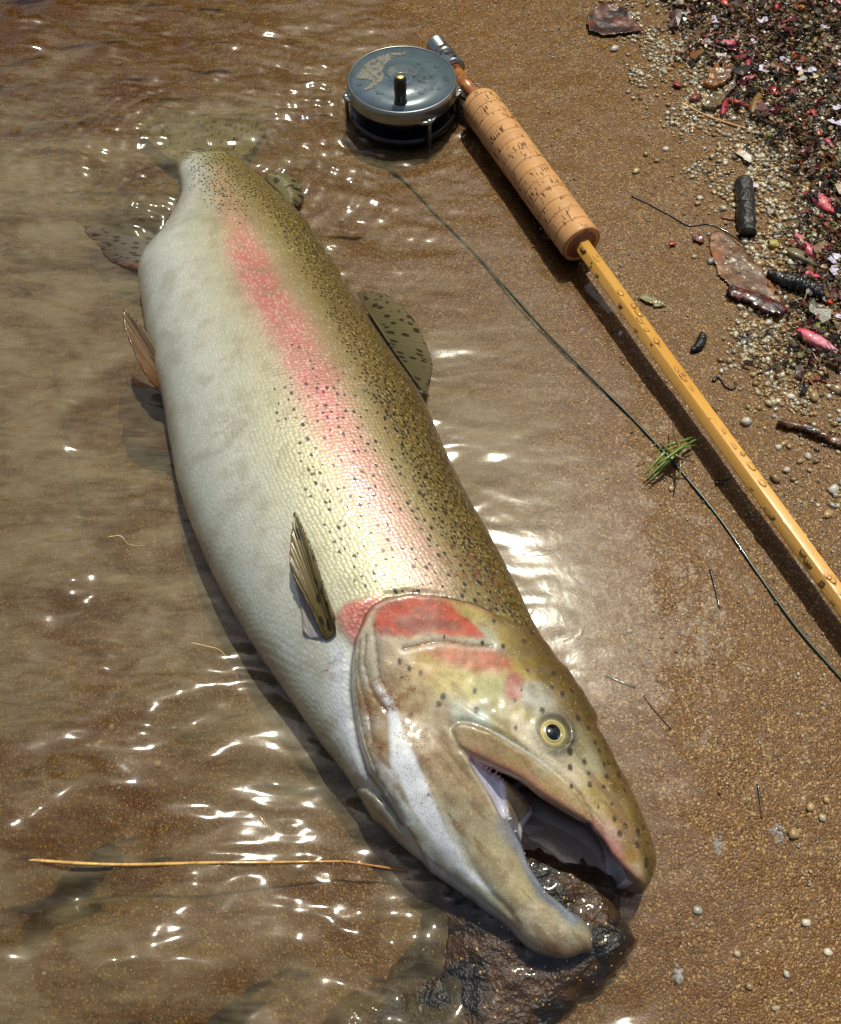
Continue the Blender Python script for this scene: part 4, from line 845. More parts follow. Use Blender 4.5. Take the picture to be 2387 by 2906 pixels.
ps_=[dome(x_,y_,.0007,r_,r_*1.05,r_*.6,14,5,k) for k,(x_,y_,r_) in enumerate([(.013,.018,.0014),(.02,.0215,.0010),(.0265,.0145,.0017),(.006,.0105,.0015),(.0175,.013,.0008),(.0225,.012,.0007),(.026,.004,.001),(.033,.001,.0012),(.0345,-.002,.0015),(.018,.002,.0007),(.026,-.006,.0009),(.0285,-.0125,.0016),(.0235,-.0135,.0011),(.018,-.014,.0012),(.011,-.0135,.0013),(.0145,-.018,.0018),(.015,-.011,.0006),(.0055,-.017,.0007),(.008,-.019,.0006),(-.0325,-.007,.0018),(-.018,-.018,.0016),(-.0145,-.019,.0012),(-.0175,-.0245,.0009),(-.022,-.023,.0007),(-.009,-.0095,.0007),(-.0095,-.002,.0009),(-.003,.011,.0007),(.030,.009,.0008),(.024,-.001,.0006),(-.006,.005,.0014),(-.036,.001,.0008),(-.005,-.0335,.0012),(.0015,-.0335,.0010)])]
ps_+=[dome(.0195,.0005,.0007,.0035,.0018,.0012,18,5,1),dome(.0158,-.0045,.0007,.0032,.0016,.0011,18,5,2),dome(.0225,.003,.0007,.0022,.0016,.001,18,5,3),dome(.0085,.0045,.0012,.0016,.0034,.001,18,5,2),dome(-.0095,.0045,.0007,.002,.0026,.001,18,5,4)]
VV,FF=join(ps_); o=mesh('dew',VV,FF,M_DROP,reel); o['kind']='stuff'
# ------------------------------------------------------------------ fishing line, straw
m=NT('line_green'); m.bsdf(L(26,52,40),.3,None,.5,coat=.5); M_LINE=m.m
lp=[(-.0274,.5783),(-.0085,.5534),(.0133,.5190),(.0407,.4781),(.0646,.4360),(.0857,.4017),(.1087,.3685),(.1305,.3370),(.1458,.3127),(.1580,.2923),(.1760,.2581),(.1918,.2205),(.2070,.1872),(.2252,.1558),(.2544,.1085)]
lp=spline([(x_,y_,0) for x_,y_ in lp],8); lz=np.maximum(sand_z(lp[:,0],lp[:,1])+.0010,np.where(np.arange(len(lp))<30,-.004,.0006)); lp[:,2]=np.convolve(np.pad(lz,4,'edge'),np.ones(9)/9,'valid')
VV,FF=tube(lp,.00078,8); tag(mesh('fly_line',VV,FF,M_LINE),'thin dark green fly line running along the water edge beside the rod','fishing line')
def ground_pts(pts,lift=.001,m=6,floor=-.0005):
    if floor=='float':
        q_=spline([(x_,y_,0) for x_,y_ in pts],m); zz=np.maximum(sand_z(q_[:,0],q_[:,1]),water_z(q_[:,0],q_[:,1])); q_[:,2]=np.convolve(np.pad(zz,3,'edge'),np.ones(7)/7,'valid')+lift; return q_
    q_=spline([(x_,y_,0) for x_,y_ in pts],m); q_[:,2]=np.maximum(sand_z(q_[:,0],q_[:,1]),floor)+lift; return q_
def stick(name,pts,rad,c0,c1,label,cat,lift=None,n=9,mat=None,group=None,bumpy=.12,m=6,floor=-.0005,tip=.6,rough=0.):
    q_=ground_pts(pts,(rad*.6 if lift is None else lift),m,floor); k=len(q_); r_=np.random.default_rng(int(abs(pts[0][0])*1e5)%9999)
    rads=rad*(np.linspace(1,tip,k))*(1+bumpy*np.convolve(r_.normal(size=k+4),np.ones(5)/5,'valid')*2)
    VV,FF=tube(q_,rads,n)
    if rough: VV=VV+rough*np.stack([fbm(VV[:,0]*260+7*i_,VV[:,1]*160+VV[:,2]*300,611+i_,3)-.5 for i_ in range(3)],1)*2.2
    t_=np.repeat(np.linspace(0,1,k),n)[:,None]; jit=r_.uniform(.8,1.2,(len(VV),1))
    cc=(lin(*c0)*(1-t_)+lin(*c1)*t_)*jit
    o=mesh(name,VV,FF,mat or M_WOODY,col=cc); return tag(o,label,cat,group)
stick('straw',[(-.1904,.0654,.0140)[:2],(-.1247,.0651,.0060)[:2],(-.0722,.0662,.0010)[:2],(-.0419,.0670),(-.0312,.0662),(-.0061,.0629)],.0008,(226,182,104),(170,112,52),'long thin yellow straw floating left of the stone','straw',lift=.0012,n=6,mat=M_PETAL,bumpy=.05,m=10,floor='float')
# ------------------------------------------------------------------ grass sprig under the line
tuft=empty('grass_sprig',(*(.1546,.3001),.004),'small sprig of green grass blades caught on the fly line','grass')
bpy.context.view_layer.update()
for k,bl_ in enumerate(([(.1359,.2825),(.1478,.2937),(.1569,.3015),(.1680,.3091),(.1761,.3127)],[(.1381,.2811),(.1507,.2937),(.1594,.3022),(.1690,.3058)],[(.1351,.2852),(.1440,.2947),(.1508,.3008),(.1566,.3036)],[(.1426,.3001),(.1512,.3036),(.1606,.3065),(.1672,.3102)],[(.1562,.3219),(.1552,.3109),(.1564,.3019),(.1550,.2859),(.1528,.2773)],[(.1455,.3055),(.1503,.2972),(.1556,.2923),(.1636,.2901)],[(.1396,.2877),(.1465,.2912),(.1585,.3001),(.1632,.3036)])):
    q_=spline([(x_,y_,0) for x_,y_ in bl_],6); n_=len(q_); w_=.0011*np.sin(np.linspace(.25,3.0,n_)); 
    T_=np.gradient(q_,axis=0); T_/=np.linalg.norm(T_,axis=1)[:,None]; Sd=np.c_[-T_[:,1],T_[:,0],0*T_[:,0]]
    q_[:,2]=.004+.005*np.sin(np.linspace(.2,2.6,n_))+.0012*k
    VV=np.concatenate([q_-Sd*w_[:,None],q_+np.array([0,0,.0007]),q_+Sd*w_[:,None]]); FF=[[i_+a_*n_,i_+1+a_*n_,i_+1+(a_+1)*n_,i_+(a_+1)*n_] for i_ in range(n_-1) for a_ in (0,1)]
    cc=np.tile(cmix((70,104,30),(128,152,56),rng.uniform()),(len(VV),1))
    if k in(4,5): cc=np.tile(lin(110,92,44),(len(VV),1))
    VV=VV-np.array(tuft.location); o=mesh('blade',VV,FF,M_PETAL,tuft,col=cc); md=o.modifiers.new('t','SOLIDIFY'); md.thickness=.0004
# ------------------------------------------------------------------ beach debris
def sz(x_,y_): return float(sand_z(np.array([x_]),np.array([y_]))[0])
def sheet(name,poly,cfun,mat,label,cat,group=None,lift=.0015,curl=.003,thick=.0006,step=.0012,seed=1,veins=0.,warp=.002):
    Pq=np.array(poly); x_=np.arange(Pq[:,0].min(),Pq[:,0].max()+step,step); y_=np.arange(Pq[:,1].min(),Pq[:,1].max()+step,step)
    X_,Y_,F_=grid_mesh(x_,y_); s_=poly_sdf(np.c_[X_,Y_],Pq)+.0012*(vnoise(X_*600,Y_*600,seed)-.5)
    kp=(s_[F_]>0).all(1); used=np.unique(F_[kp]); mp=-np.ones(len(X_),int); mp[used]=np.arange(len(used))
    c_=Pq.mean(0); rad=np.sqrt(((Pq-c_)**2).sum(1)).max()
    zz=sand_z(X_,Y_)+lift+curl*np.clip(1-s_/(.35*rad),0,1)**2*(vnoise(X_*90,Y_*90,seed+3))+warp*(fbm(X_*130,Y_*130,seed+5,3)-.3)
    VV=np.c_[X_,Y_,zz][used]; cc=cfun(X_[used],Y_[used],s_[used],seed)
    o=mesh(name,VV,mp[F_[kp]],mat,col=cc); md=o.modifiers.new('t','SOLIDIFY'); md.thickness=thick; md.offset=-1
    return tag(o,label,cat,group)
def two_tone(a,b,sc=120):
    return lambda x_,y_,s_,sd: lin(*a)+(lin(*b)-lin(*a))*sstep(.35,.65,fbm(x_*sc,y_*sc,sd+9,3))[:,None]
sheet('dead_leaf',[(.1415,.7445),(.1465,.7573),(.1593,.7704),(.1738,.7667),(.1835,.7509),(.1906,.7304),(.1752,.7270),(.1563,.7256),(.1440,.7318)],two_tone((40,18,12),(96,48,26),70),M_LEAF,'dark red brown dead leaf lying at the gravel edge at the top','leaf',seed=3,curl=.004,warp=.002)
sheet('dead_leaf',[(.2076,.4910),(.2139,.4950),(.2204,.4910),(.2299,.4771),(.2344,.4635),(.2408,.4502),(.2474,.4253),(.2474,.4154),(.2413,.4084),(.2287,.4154),(.2243,.4280),(.2127,.4390),(.2078,.4502),(.2051,.4674),(.2049,.4791)],two_tone((84,50,22),(140,88,46),90),M_LEAF,'soggy translucent tan leaf plastered on the sand under a dark seed pod','leaf',seed=5,curl=.001,lift=.0010,warp=.0010)
sheet('seed_pod',[(.2082,.4344),(.2139,.4381),(.2251,.4326),(.2375,.4262),(.2461,.4190),(.2472,.4146),(.2406,.4084),(.2313,.4119),(.2206,.4226),(.2108,.4280)],two_tone((44,14,12),(88,30,22),200),M_WOODY,'dark maroon wet seed pod on the soggy tan leaf','seed pod',seed=6,lift=.006,curl=-.003,thick=.004)
sheet('leaf_scrap',[(.1946,.4900),(.1986,.4930),(.2046,.4860),(.2024,.4810),(.1951,.4840)],two_tone((96,40,26),(150,84,50)),M_LEAF,'small red brown leaf scrap beside the soggy tan leaf','leaf',seed=7)
sheet('bark_chip',[(.2283,.6547),(.2373,.6729),(.2455,.6835),(.2523,.6848),(.2572,.6755),(.2517,.6625),(.2433,.6509),(.2351,.6496)],two_tone((86,52,22),(150,98,46),160),M_WOODY,'fibrous orange brown bark chip on the gravel near the white petals','bark',seed=8,lift=.004,thick=.004,warp=.006)
sheet('bark_chip',[(.2223,.6296),(.2342,.6446),(.2469,.6535),(.2545,.6599),(.2527,.6496),(.2445,.6396),(.2359,.6259),(.2306,.6222),(.2257,.6259)],two_tone((74,60,34),(122,102,62),200),M_WOODY,'olive grey mossy bark strip just above the tan twig','bark',seed=9,lift=.003,thick=.003,warp=.006)
sheet('shell_scrap',[(.2389,.5716),(.2445,.5819),(.2459,.5773),(.2518,.5682),(.2515,.5625),(.2480,.5597),(.2428,.5682)],two_tone((206,204,186),(168,128,84),140),M_STONE,'pale broken shell scrap lying on the gravel','shell',seed=10,lift=.002)
sheet('leaf_scrap',[(.2660,.6149),(.2715,.6149),(.2802,.6041),(.2861,.6023),(.2723,.6029),(.2650,.6053)],two_tone((84,44,22),(142,88,46)),M_LEAF,'narrow brown folded leaf scrap below the yellowish bark','leaf',seed=11)
sheet('dead_leaf',[(.2215,.3233),(.2252,.3263),(.2357,.3233),(.2426,.3210),(.2499,.3150),(.2637,.3113),(.2612,.3011),(.2525,.3054),(.2450,.3099),(.2343,.3165),(.2252,.3203)],two_tone((48,28,18),(104,66,38),120),M_WOODY,'rolled dark brown leaf at the right edge above the rod','leaf',seed=12,lift=.005,curl=-.003,thick=.005,warp=.004)
sheet('leaf_scrap',[(.2067,.3950),(.2128,.3942),(.2201,.3950),(.2228,.3916),(.2190,.3890),(.2144,.3890),(.2097,.3920)],two_tone((30,22,16),(70,50,34)),M_WOODY,'small black leaf scrap beside the charred catkin','leaf',seed=13)
sheet('leaf_scrap',[(.1771,.2829),(.1821,.2843),(.1878,.2825),(.1826,.2804),(.1790,.2797)],two_tone((12,10,9),(34,26,20)),M_WOODY,'black leaf scrap in the shade below the rod','leaf',seed=14)
sheet('leaf_scrap',[(.2749,.5032),(.2768,.5052),(.2947,.5021),(.2931,.4981),(.2807,.5001)] if False else [(.2696,.6944),(.2826,.6878),(.2899,.6735),(.2774,.6709),(.2696,.6813)],two_tone((60,40,26),(120,80,50)),M_WOODY,'crumpled brown scrap among the pink buds','leaf',seed=15)
sheet('leaf_scrap',[(.2751,.5042),(.2825,.5021),(.2945,.4981),(.2913,.4966),(.2802,.4981)] if False else [(.1489,.4324),(.1554,.4360),(.1699,.4243),(.1610,.4225)],two_tone((120,116,74),(162,152,104)),M_PETAL,'pale olive husk lying on bare sand right of the rod','leaf',seed=16)
BLK=((20,17,14),(34,26,20)); BRN=((92,58,30),(130,88,50)); TAN=((206,164,100),(176,128,72))
tw='twigs and roots on the beach'
stick('twig',[(.2333,.7154),(.2432,.7092),(.2518,.7010),(.2608,.6955)],.0022,*BLK,'thick black twig lying under the long pink bud','twig',group=tw)
stick('twig',[(.2090,.6358),(.2214,.6241),(.2368,.6125),(.2550,.6018)],.0013,*TAN,'straight pale tan twig on the gravel','twig',group=tw)
stick('twig',[(.2863,.6222),(.2968,.6089),(.3095,.5964),(.3266,.5842)],.0019,*BRN,'long brown twig passing the red bud at the right edge','twig',group=tw)
stick('twig',[(.2211,.7891),(.2305,.7815),(.2392,.7755),(.2474,.7665)],.004,(36,26,18),(22,17,13),'stout dark stick at the top edge of the beach','twig',group=tw)
stick('root',[(.2510,.5842),(.2545,.5704),(.2547,.5711),(.2600,.5598),(.2723,.5466),(.2829,.5336),(.2891,.5287)],.00095,*BLK,'curved black root beside the pale shell scrap','root',group=tw)
stick('root',[(.1575,.5326),(.1700,.5232),(.1839,.5113),(.1948,.5006),(.2078,.5011),(.2195,.4945),(.2278,.4850),(.2315,.4781),(.2327,.4693)],.0007,*BLK,'thin wavy black root reaching over bare sand to the charred stick','root',group=tw)
stick('root',[(.2452,.4870),(.2555,.4890),(.2642,.4900),(.2723,.4880)],.0012,*BLK,'short black root right of the charred stick','root',group=tw)
stick('root',[(.2452,.4910),(.2451,.4791),(.2445,.4674)],.0006,*BLK,'tiny black root hanging below the charred stick','root',group=tw)
stick('root',[(.1895,.3588),(.1922,.3617),(.1948,.3605),(.1962,.3552),(.1995,.3524),(.2030,.3544),(.2031,.3584)],.0011,(40,28,18),(56,40,26),'hook shaped brown root on the sand above the rod','root',group=tw)
stick('root',[(.2465,.3560),(.2546,.3580),(.2594,.3568),(.2638,.3536),(.2716,.3544)],.0013,(120,40,20),(146,60,30),'red brown root at the right edge','root',group=tw)
stick('twig',[(.2189,.5073),(.2236,.5057),(.2285,.5047)],.0009,(120,50,34),(140,70,44),'short red twig touching the charred stick','twig',group=tw)
stick('twig',[(.2996,.5526),(.3050,.5565),(.3102,.5596)],.001,(206,190,110),(180,164,90),'short yellow stalk beside the brown root mass','twig',group=tw)
stick('twig',[(.2737,.4372),(.2774,.4446),(.2824,.4483),(.2809,.4390),(.2807,.4262)],.0007,(190,160,130),(150,110,90),'looping pale stalk beside the lilac petals','twig',group=tw)
stick('twig',[(.2605,.7569),(.2689,.7510),(.2775,.7467)],.0011,(176,170,70),(140,140,60),'olive yellow stalk near the top of the litter','twig',group=tw)
stick('twig',[(.2787,.7606),(.2813,.7488),(.2812,.7344),(.2767,.7147)],.0008,(176,116,52),(200,140,70),'orange brown pine needle among the top petals','twig',group=tw)
stick('twig',[(.2659,.7010),(.2695,.7092),(.2721,.7147)],.0011,(196,196,140),(170,170,110),'pale green stalk crossing the long pink bud','twig',group=tw)
stick('twig',[(.2479,.7273),(.2582,.7189),(.2694,.7203)],.001,(120,116,70),(96,84,50),'grey green stalk above the long pink bud','twig',group=tw)
stick('twig',[(.3371,.6651),(.3238,.6599),(.3486,.6625)],.001,(20,16,12),(34,26,20),'dark twig at the right edge by the petals','twig',group=tw)
stick('twig',[(.1657,.2236),(.1667,.2129),(.1670,.2001)],.0008,(40,34,28),(70,60,50),'short dark twig stuck in wet sand by the fly line','twig',group=tw,lift=.0006)
stick('twig',[(.1187,.1505),(.1244,.1412),(.1308,.1322)],.0006,(110,70,40),(90,56,34),'thin brown needle on the sand right of the trout eye','twig',group=tw,lift=.0004)
stick('twig',[(.1701,.1037),(.1698,.0965),(.1689,.0872)],.0006,(50,44,36),(70,60,48),'small dark needle on the sand right of the snout','twig',group=tw,lift=.0004)
stick('twig',[(.0998,.1621),(.1072,.1585),(.1151,.1550)],.0009,(60,52,44),(70,60,50),'drowned grey twig just right of the trout forehead','twig',group=tw,lift=.0004,floor=-.02)
stick('twig',[(-.2540,.3911),(-.2375,.3447),(-.2171,.2894),(-.2013,.2506)],.0013,(70,48,28),(60,40,24),'drowned brown twig left of the pelvic fins','twig',group=tw,lift=.001,floor=-.03)
stick('root',[(-.1824,.2457),(-.1757,.2464),(-.1696,.2406),(-.1610,.2393)],.00035,(222,196,150),(200,170,120),'hair thin pale rootlet floating beside the belly','root',group=tw,n=5,floor='float')
stick('root',[(-.1251,.1798),(-.1177,.1781),(-.1102,.1759),(-.1049,.1709)],.00035,(222,196,150),(200,170,120),'hair thin pale rootlet touching the throat','root',group=tw,n=5,floor='float')
stick('root',[(-.0795,.0881),(-.0768,.0849),(-.0731,.0812)],.00035,(222,196,150),(200,170,120),'tiny pale rootlet floating left of the jaw','root',group=tw,n=5,floor='float')
stick('charred_stick',[(.2399,.5400),(.2385,.5261),(.2365,.5114),(.2343,.4971),(.2335,.4870)],.0068,(34,29,23),(24,20,16),'short charred stick with a hollow end on the gravel','stick',lift=.0035,n=16,mat=M_CHAR,bumpy=.03,tip=.92,m=8,rough=.0009)
def segmented(name,pts,rad,label,cat,nseg):
    q_=ground_pts(pts,rad*.7,10); k=len(q_); t_=np.linspace(0,nseg*np.pi,k); env=np.clip(np.sin(np.linspace(.25,2.9,k))*1.15,.25,1)
    VV,FF=tube(q_,rad*env*(.82+.3*np.abs(np.sin(t_))),14); VV+=np.random.default_rng(4).normal(0,rad*.04,VV.shape)
    return tag(mesh(name,VV,FF,M_CHAR,col=np.tile(lin(20,22,22),(len(VV),1))),label,cat)
segmented('catkin',[(.2404,.4497),(.2496,.4427),(.2596,.4381),(.2686,.4326),(.2739,.4262)],.0052,'large black segmented catkin beside the soggy tan leaf','catkin',9)
segmented('catkin',[(.1886,.3993),(.1873,.3933),(.1841,.3873),(.1786,.3836)],.003,'small black segmented catkin alone on the sand right of the rod','catkin',7)
# buds
def bud(pts,rad,c0,c1,label,kind='bud',lift=.6,grp='fallen buds'):
    q_=ground_pts(pts,rad*lift*.45+.0012,7); k=len(q_); t_=np.linspace(0,1,k)
    prof=np.sin(np.pi*np.clip(.06+.9*t_,0,1))**.85*(1.1-.4*t_); VV,FF=tube(q_,rad*1.08*prof,12)
    rw=np.random.default_rng(int(abs(pts[0][1]*1e5))%997); dv=np.zeros_like(VV); dv[:k*12]=(VV[:k*12]-np.repeat(q_,12,0))*np.tile(rw.uniform(-.25,.12,12),k)[:,None]+rw.normal(0,rad*.05,(k*12,3)); VV=VV+dv
    c_=q_.mean(0); VV[:,2]=c_[2]+(VV[:,2]-c_[2])*.62
    r_=np.random.default_rng(int(abs(pts[0][0]*1e5))%997); n_=len(VV)
    tt=np.repeat(t_,12)[:,None]; stripes=.75+.5*np.tile(r_.uniform(size=12),k)[:,None]
    cc=(lin(*c0)*(1-tt)+lin(*c1)*tt)*stripes
    return tag(mesh(kind,VV,FF,M_PETAL,col=cc),label,'bud',grp)
PK=(170,48,74); PP=(206,112,128); RD=(140,26,26); OR=(200,90,40); DK=(120,36,40)
bud([(.2165,.7561),(.2187,.7474),(.2219,.7344)],.0026,PP,(176,80,100),'pale pink bud at the gravel edge left of the petals')
bud([(.2470,.7120),(.2563,.7078),(.2681,.7085)],.0042,PK,(206,90,120),'long pink bud lying against the black twig')
bud([(.2551,.7010),(.2662,.6983),(.2767,.6969)],.0024,DK,PK,'dark pink bud under the long pink bud')
bud([(.2379,.7175),(.2452,.7217),(.2560,.7259)],.0026,DK,(150,60,64),'dull red bud above the black twig')
bud([(.2678,.6755),(.2697,.6835),(.2726,.6881)],.0026,PK,DK,'stubby crimson bud under the green sprig')
bud([(.2378,.6186),(.2412,.6296),(.2445,.6396)],.0030,PK,RD,'upright crimson bud above the tan twig')
bud([(.2457,.6371),(.2527,.6321),(.2607,.6284)],.0034,RD,OR,'red orange bud across the crimson one')
bud([(.2807,.6496),(.2829,.6446),(.2842,.6396)],.0036,RD,(214,60,50),'bright red bud right of the brown husk')
bud([(.3055,.7330),(.3115,.7373),(.3190,.7409)],.0018,DK,(176,80,84),'thin dull pink bud in the upper litter')
bud([(.2926,.7273),(.2996,.7330),(.3058,.7302),(.3083,.7259)],.0030,(120,66,60),DK,'curled brownish red bud in the upper litter')
bud([(.3466,.7710),(.3484,.7657),(.3499,.7606)],.0038,PK,RD,'plump red bud near the top right corner')
bud([(.3508,.7800),(.3543,.7762),(.3578,.7724)],.0038,RD,PK,'crimson bud at the very top right')
bud([(.3571,.7695),(.3588,.7620),(.3624,.7554)],.0026,(176,90,96),DK,'faded pink bud at the top right edge')
bud([(.3050,.7518),(.3070,.7576),(.3099,.7635)],.0034,RD,(150,30,30),'dark red berry like bud at the top')
bud([(.2622,.7695),(.2645,.7657),(.2669,.7620)],.0034,(206,56,50),OR,'scarlet bud at the top of the litter')
bud([(.2585,.6599),(.2644,.6612),(.2721,.6638)],.0030,(226,170,180),PK,'pale pink frayed bud left of the white petals')
bud([(.3067,.6222),(.3072,.6174),(.3083,.6119)],.0030,(190,70,56),RD,'brick red bud below the lilac petals')
bud([(.3063,.6029),(.3069,.5970),(.3073,.5900)],.0034,RD,(200,60,40),'red bud against the long brown twig')
bud([(.3106,.5877),(.3126,.5830),(.3143,.5773)],.0022,PK,PP,'narrow pink bud under the long brown twig')
bud([(.2053,.6599),(.2081,.6567),(.2118,.6547)],.0028,RD,DK,'dark red bud alone on the pale gravel')
bud([(.2163,.6371),(.2201,.6408),(.2249,.6458)],.0040,(130,60,48),(96,40,34),'brownish red husk left of the mossy bark')
bud([(.3056,.6848),(.3084,.6902),(.3121,.6942)],.0024,OR,RD,'orange bud in the middle of the litter')
bud([(.3130,.6848),(.3155,.6888),(.3168,.6928)],.0016,OR,(170,90,40),'small orange bud next to the orange one')
bud([(.3242,.7532),(.3272,.7532),(.3303,.7518)],.0034,(220,150,40),OR,'yellow orange berry like bud at the top')
bud([(.2881,.5240),(.2935,.5156),(.2990,.5052)],.0055,(206,110,120),(200,40,64),'fat crimson bud at the right below the black root')
bud([(.2679,.4870),(.2712,.4761),(.2756,.4674),(.2794,.4597)],.0040,PP,PK,'long rose bud above the large black catkin')
bud([(.2621,.4530),(.2694,.4488),(.2764,.4446)],.0030,PK,(220,70,96),'pointed rose bud just above the black catkin')
bud([(.2734,.4271),(.2762,.4244),(.2787,.4208)],.0034,RD,(214,70,30),'scarlet bud at the end of the black catkin')
bud([(.2875,.5052),(.2912,.5021),(.2945,.4981)],.0024,RD,DK,'dull red bud below the fat crimson bud')
bud([(.3027,.5466),(.3043,.5455),(.3059,.5444)],.0028,RD,(214,40,40),'small bright red bud at the right edge')
bud([(.2504,.3980),(.2582,.3916),(.2658,.3848),(.2731,.3773)],.0056,(206,40,80),(230,170,180),'large magenta bud with a pale frayed end at the right')
bud([(.2624,.4002),(.2689,.4011),(.2750,.3989)],.0042,(120,120,36),(92,100,30),'olive green bud above the large magenta bud')
bud([(.1777,.4810),(.1807,.4820),(.1831,.4815)],.0018,(190,70,50),(170,60,40),'tiny red bud on bare sand left of the soggy leaf')
bud([(.2600,.6161),(.2630,.6235),(.2674,.6346),(.2722,.6471)],.0052,(96,70,34),(150,112,44),'hollow yellow brown husk standing among the red buds','husk')
bud([(.2467,.4801),(.2519,.4781),(.2574,.4742)],.0036,(170,160,60),(150,136,70),'yellow mossy lump above the soggy leaf','husk')
bud([(.2575,.4712),(.2659,.4645),(.2763,.4549)],.0050,(112,100,66),(86,74,46),'grey olive mossy strip above the black catkin','husk')
# petals
def petal_mesh(r_,seed):
    g=np.random.default_rng(seed); nr,na=6,22; a0=g.uniform(0,6.3); VV=[(0,0,0)];C_=[(196,186,196)]
    for i_ in range(1,nr+1):
        for j_ in range(na):
            a_=j_/ (na-1)*4.6-2.3; u_=i_/nr
            R_=r_*u_*(1-.30*abs(math.cos(1.5*a_))**6*u_)*(1+.08*math.sin(5*a_+seed))
            VV.append((R_*math.cos(a_+a0),R_*math.sin(a_+a0),r_*(.28*u_**2*(.5+.5*math.sin(2*a_+seed)))))
            vein=abs(math.sin(a_*5+.3))<.22 and u_>.25
            C_.append((126,104,150) if vein else (214-g.integers(0,14),208-g.integers(0,18),222))
    F_=[[0,1+j_,2+j_] for j_ in range(na-1)]+[[1+(i_-1)*na+j_,1+i_*na+j_,1+i_*na+j_+1,1+(i_-1)*na+j_+1] for i_ in range(1,nr) for j_ in range(na-1)]
    return np.array(VV),F_,np.stack([lin(*c_) for c_ in C_])
pet='fallen petals'
for k,(pt,r_,lab,tint) in enumerate([((.3173,.7785),.0045,'white petal topmost of the petal cluster at the top',None),((.3179,.7687),.0048,'white petal lowest of the petal cluster at the top',None),((.3239,.7747),.0042,'white petal right of the petal cluster at the top',None),((.2496,.7380),.0056,'veined white petal on the gravel at the top',None),((.2890,.7352),.0050,'crumpled white petal beside the curled bud',None),((.2772,.6690),.0050,'white petal with a yellow spot below the green sprig',None),((.3093,.6677),.0046,'lilac white petal of the torn flower',None),((.3170,.6657),.0042,'right hand white petal of the torn flower',None),((.3054,.6567),.0050,'greenish petal of the torn flower',(150,156,120)),((.3166,.6586),.0034,'yellow petal of the torn flower',(206,190,96)),((.2971,.6795),.0048,'folded lilac petal under the green sprig',None),((.3386,.7203),.0042,'wet translucent petal beside the black mud',None),((.3393,.6749),.0048,'pinkish white petal at the right edge',(220,180,190)),((.3257,.6198),.0050,'lilac petal above the veined one at the right edge',None),((.3210,.6029),.0060,'veined lilac petal beside the long brown twig',None),((.2777,.7065),.0032,'small lilac petal beside the long pink bud',None),((.3534,.7085),.0040,'petal cut by the right edge',None),((.2882,.4587),.0056,'veined petal beside the looping stalk',None),((.2865,.4483),.0052,'wet lilac petal below the veined petal',None),((.2466,.5341),.0040,'white petal leaning on the charred stick',None),((.2813,.4089),.0046,'petal at the right edge above the magenta bud',None)]):
    VV,F_,C_=petal_mesh(r_,k+1)
    if tint: C_=C_*.35+lin(*tint)*.65
    VV=VV+np.array([pt[0],pt[1],sz(*pt)+.0045]); o=mesh('petal',VV,F_,M_PETAL,col=C_); md=o.modifiers.new('t','SOLIDIFY'); md.thickness=.0003; tag(o,lab,'petal',pet)
# green needle sprig in the litter
spg=empty('needle_sprig',(*(.2852,.6915),.01),'small green needle sprig in the middle of the litter','sprig')
for k,(dx,dy) in enumerate(((-.006,.006),(.007,-.006),(.001,.007),(-.007,-.006),(.004,-.007),(.006,.002),(-.003,-.001))):
    VV,FF=tube(spline([(0,0,.002),(dx*.5,dy*.5,.003),(dx,dy,.0015)],4),[.0009]*8+[.0004],6); mesh('needle',VV,FF,M_PETAL,spg,col=np.tile(cmix((110,140,56),(170,160,70),k/7),(len(VV),1)))
# ---- litter, gravel and grit: masses nobody could count
ICO=[]
for sub in (1,2):
    bm=bmesh.new(); bmesh.ops.create_icosphere(bm,subdivisions=sub,radius=1); bm.verts.ensure_lookup_table()
    ICO.append((np.array([v_.co[:] for v_ in bm.verts]),np.array([[v_.index for v_ in f_.verts] for f_ in bm.faces]))); bm.free()
TON=np.stack([lin(*c_) for c_ in ((214,206,180),(196,184,150),(226,220,204),(176,150,104),(150,118,74),(188,160,110),(120,104,84),(206,150,84),(168,166,156),(90,76,60))]); TW=np.array([.17,.17,.08,.16,.13,.12,.06,.03,.05,.03])
def stones(n,sampler,rlo,rhi,sub,seed,sink=.3,power=2.,dark=1.,floorw=False):
    g=np.random.default_rng(seed); xy=sampler(n,g); n=len(xy); r_=rlo+(rhi-rlo)*g.uniform(size=n)**power
    VB,FB=ICO[sub]; nv=len(VB); sc=np.stack([r_*g.uniform(.8,1.35,n),r_*g.uniform(.75,1.1,n),r_*g.uniform(.55,.85,n)],1)
    a_=g.uniform(0,6.28,n); c_,s_=np.cos(a_),np.sin(a_)
    Vv=VB[None]*(1+.2*g.normal(size=(n,nv,1)))*sc[:,None]; x_=Vv[...,0]*c_[:,None]-Vv[...,1]*s_[:,None]; y_=Vv[...,0]*s_[:,None]+Vv[...,1]*c_[:,None]
    z0=sand_z(xy[:,0],xy[:,1])+r_*(.55-sink)*1.
    VV=np.stack([x_+xy[:,0,None],y_+xy[:,1,None],Vv[...,2]+z0[:,None]],-1).reshape(-1,3)
    FF=(FB[None]+np.arange(n)[:,None,None]*nv).reshape(-1,3)
    ci=g.choice(len(TON),n,p=TW/TW.sum()); cc=TON[ci]*g.uniform(.7,1.1,(n,1))*dark; return VV,FF,np.repeat(cc,nv,0),xy,r_
def poly_sampler(poly,dens):
    lo=np.array([max(poly[:,0].min(),-.4),max(poly[:,1].min(),-.05)]); hi=np.array([min(poly[:,0].max(),.46),min(poly[:,1].max(),.86)])
    def f(n,g):
        q_=lo+(hi-lo)*g.uniform(size=(n*3,2)); w_=dens(q_); q_=q_[g.uniform(size=len(q_))<w_]; return q_[:n]
    return f
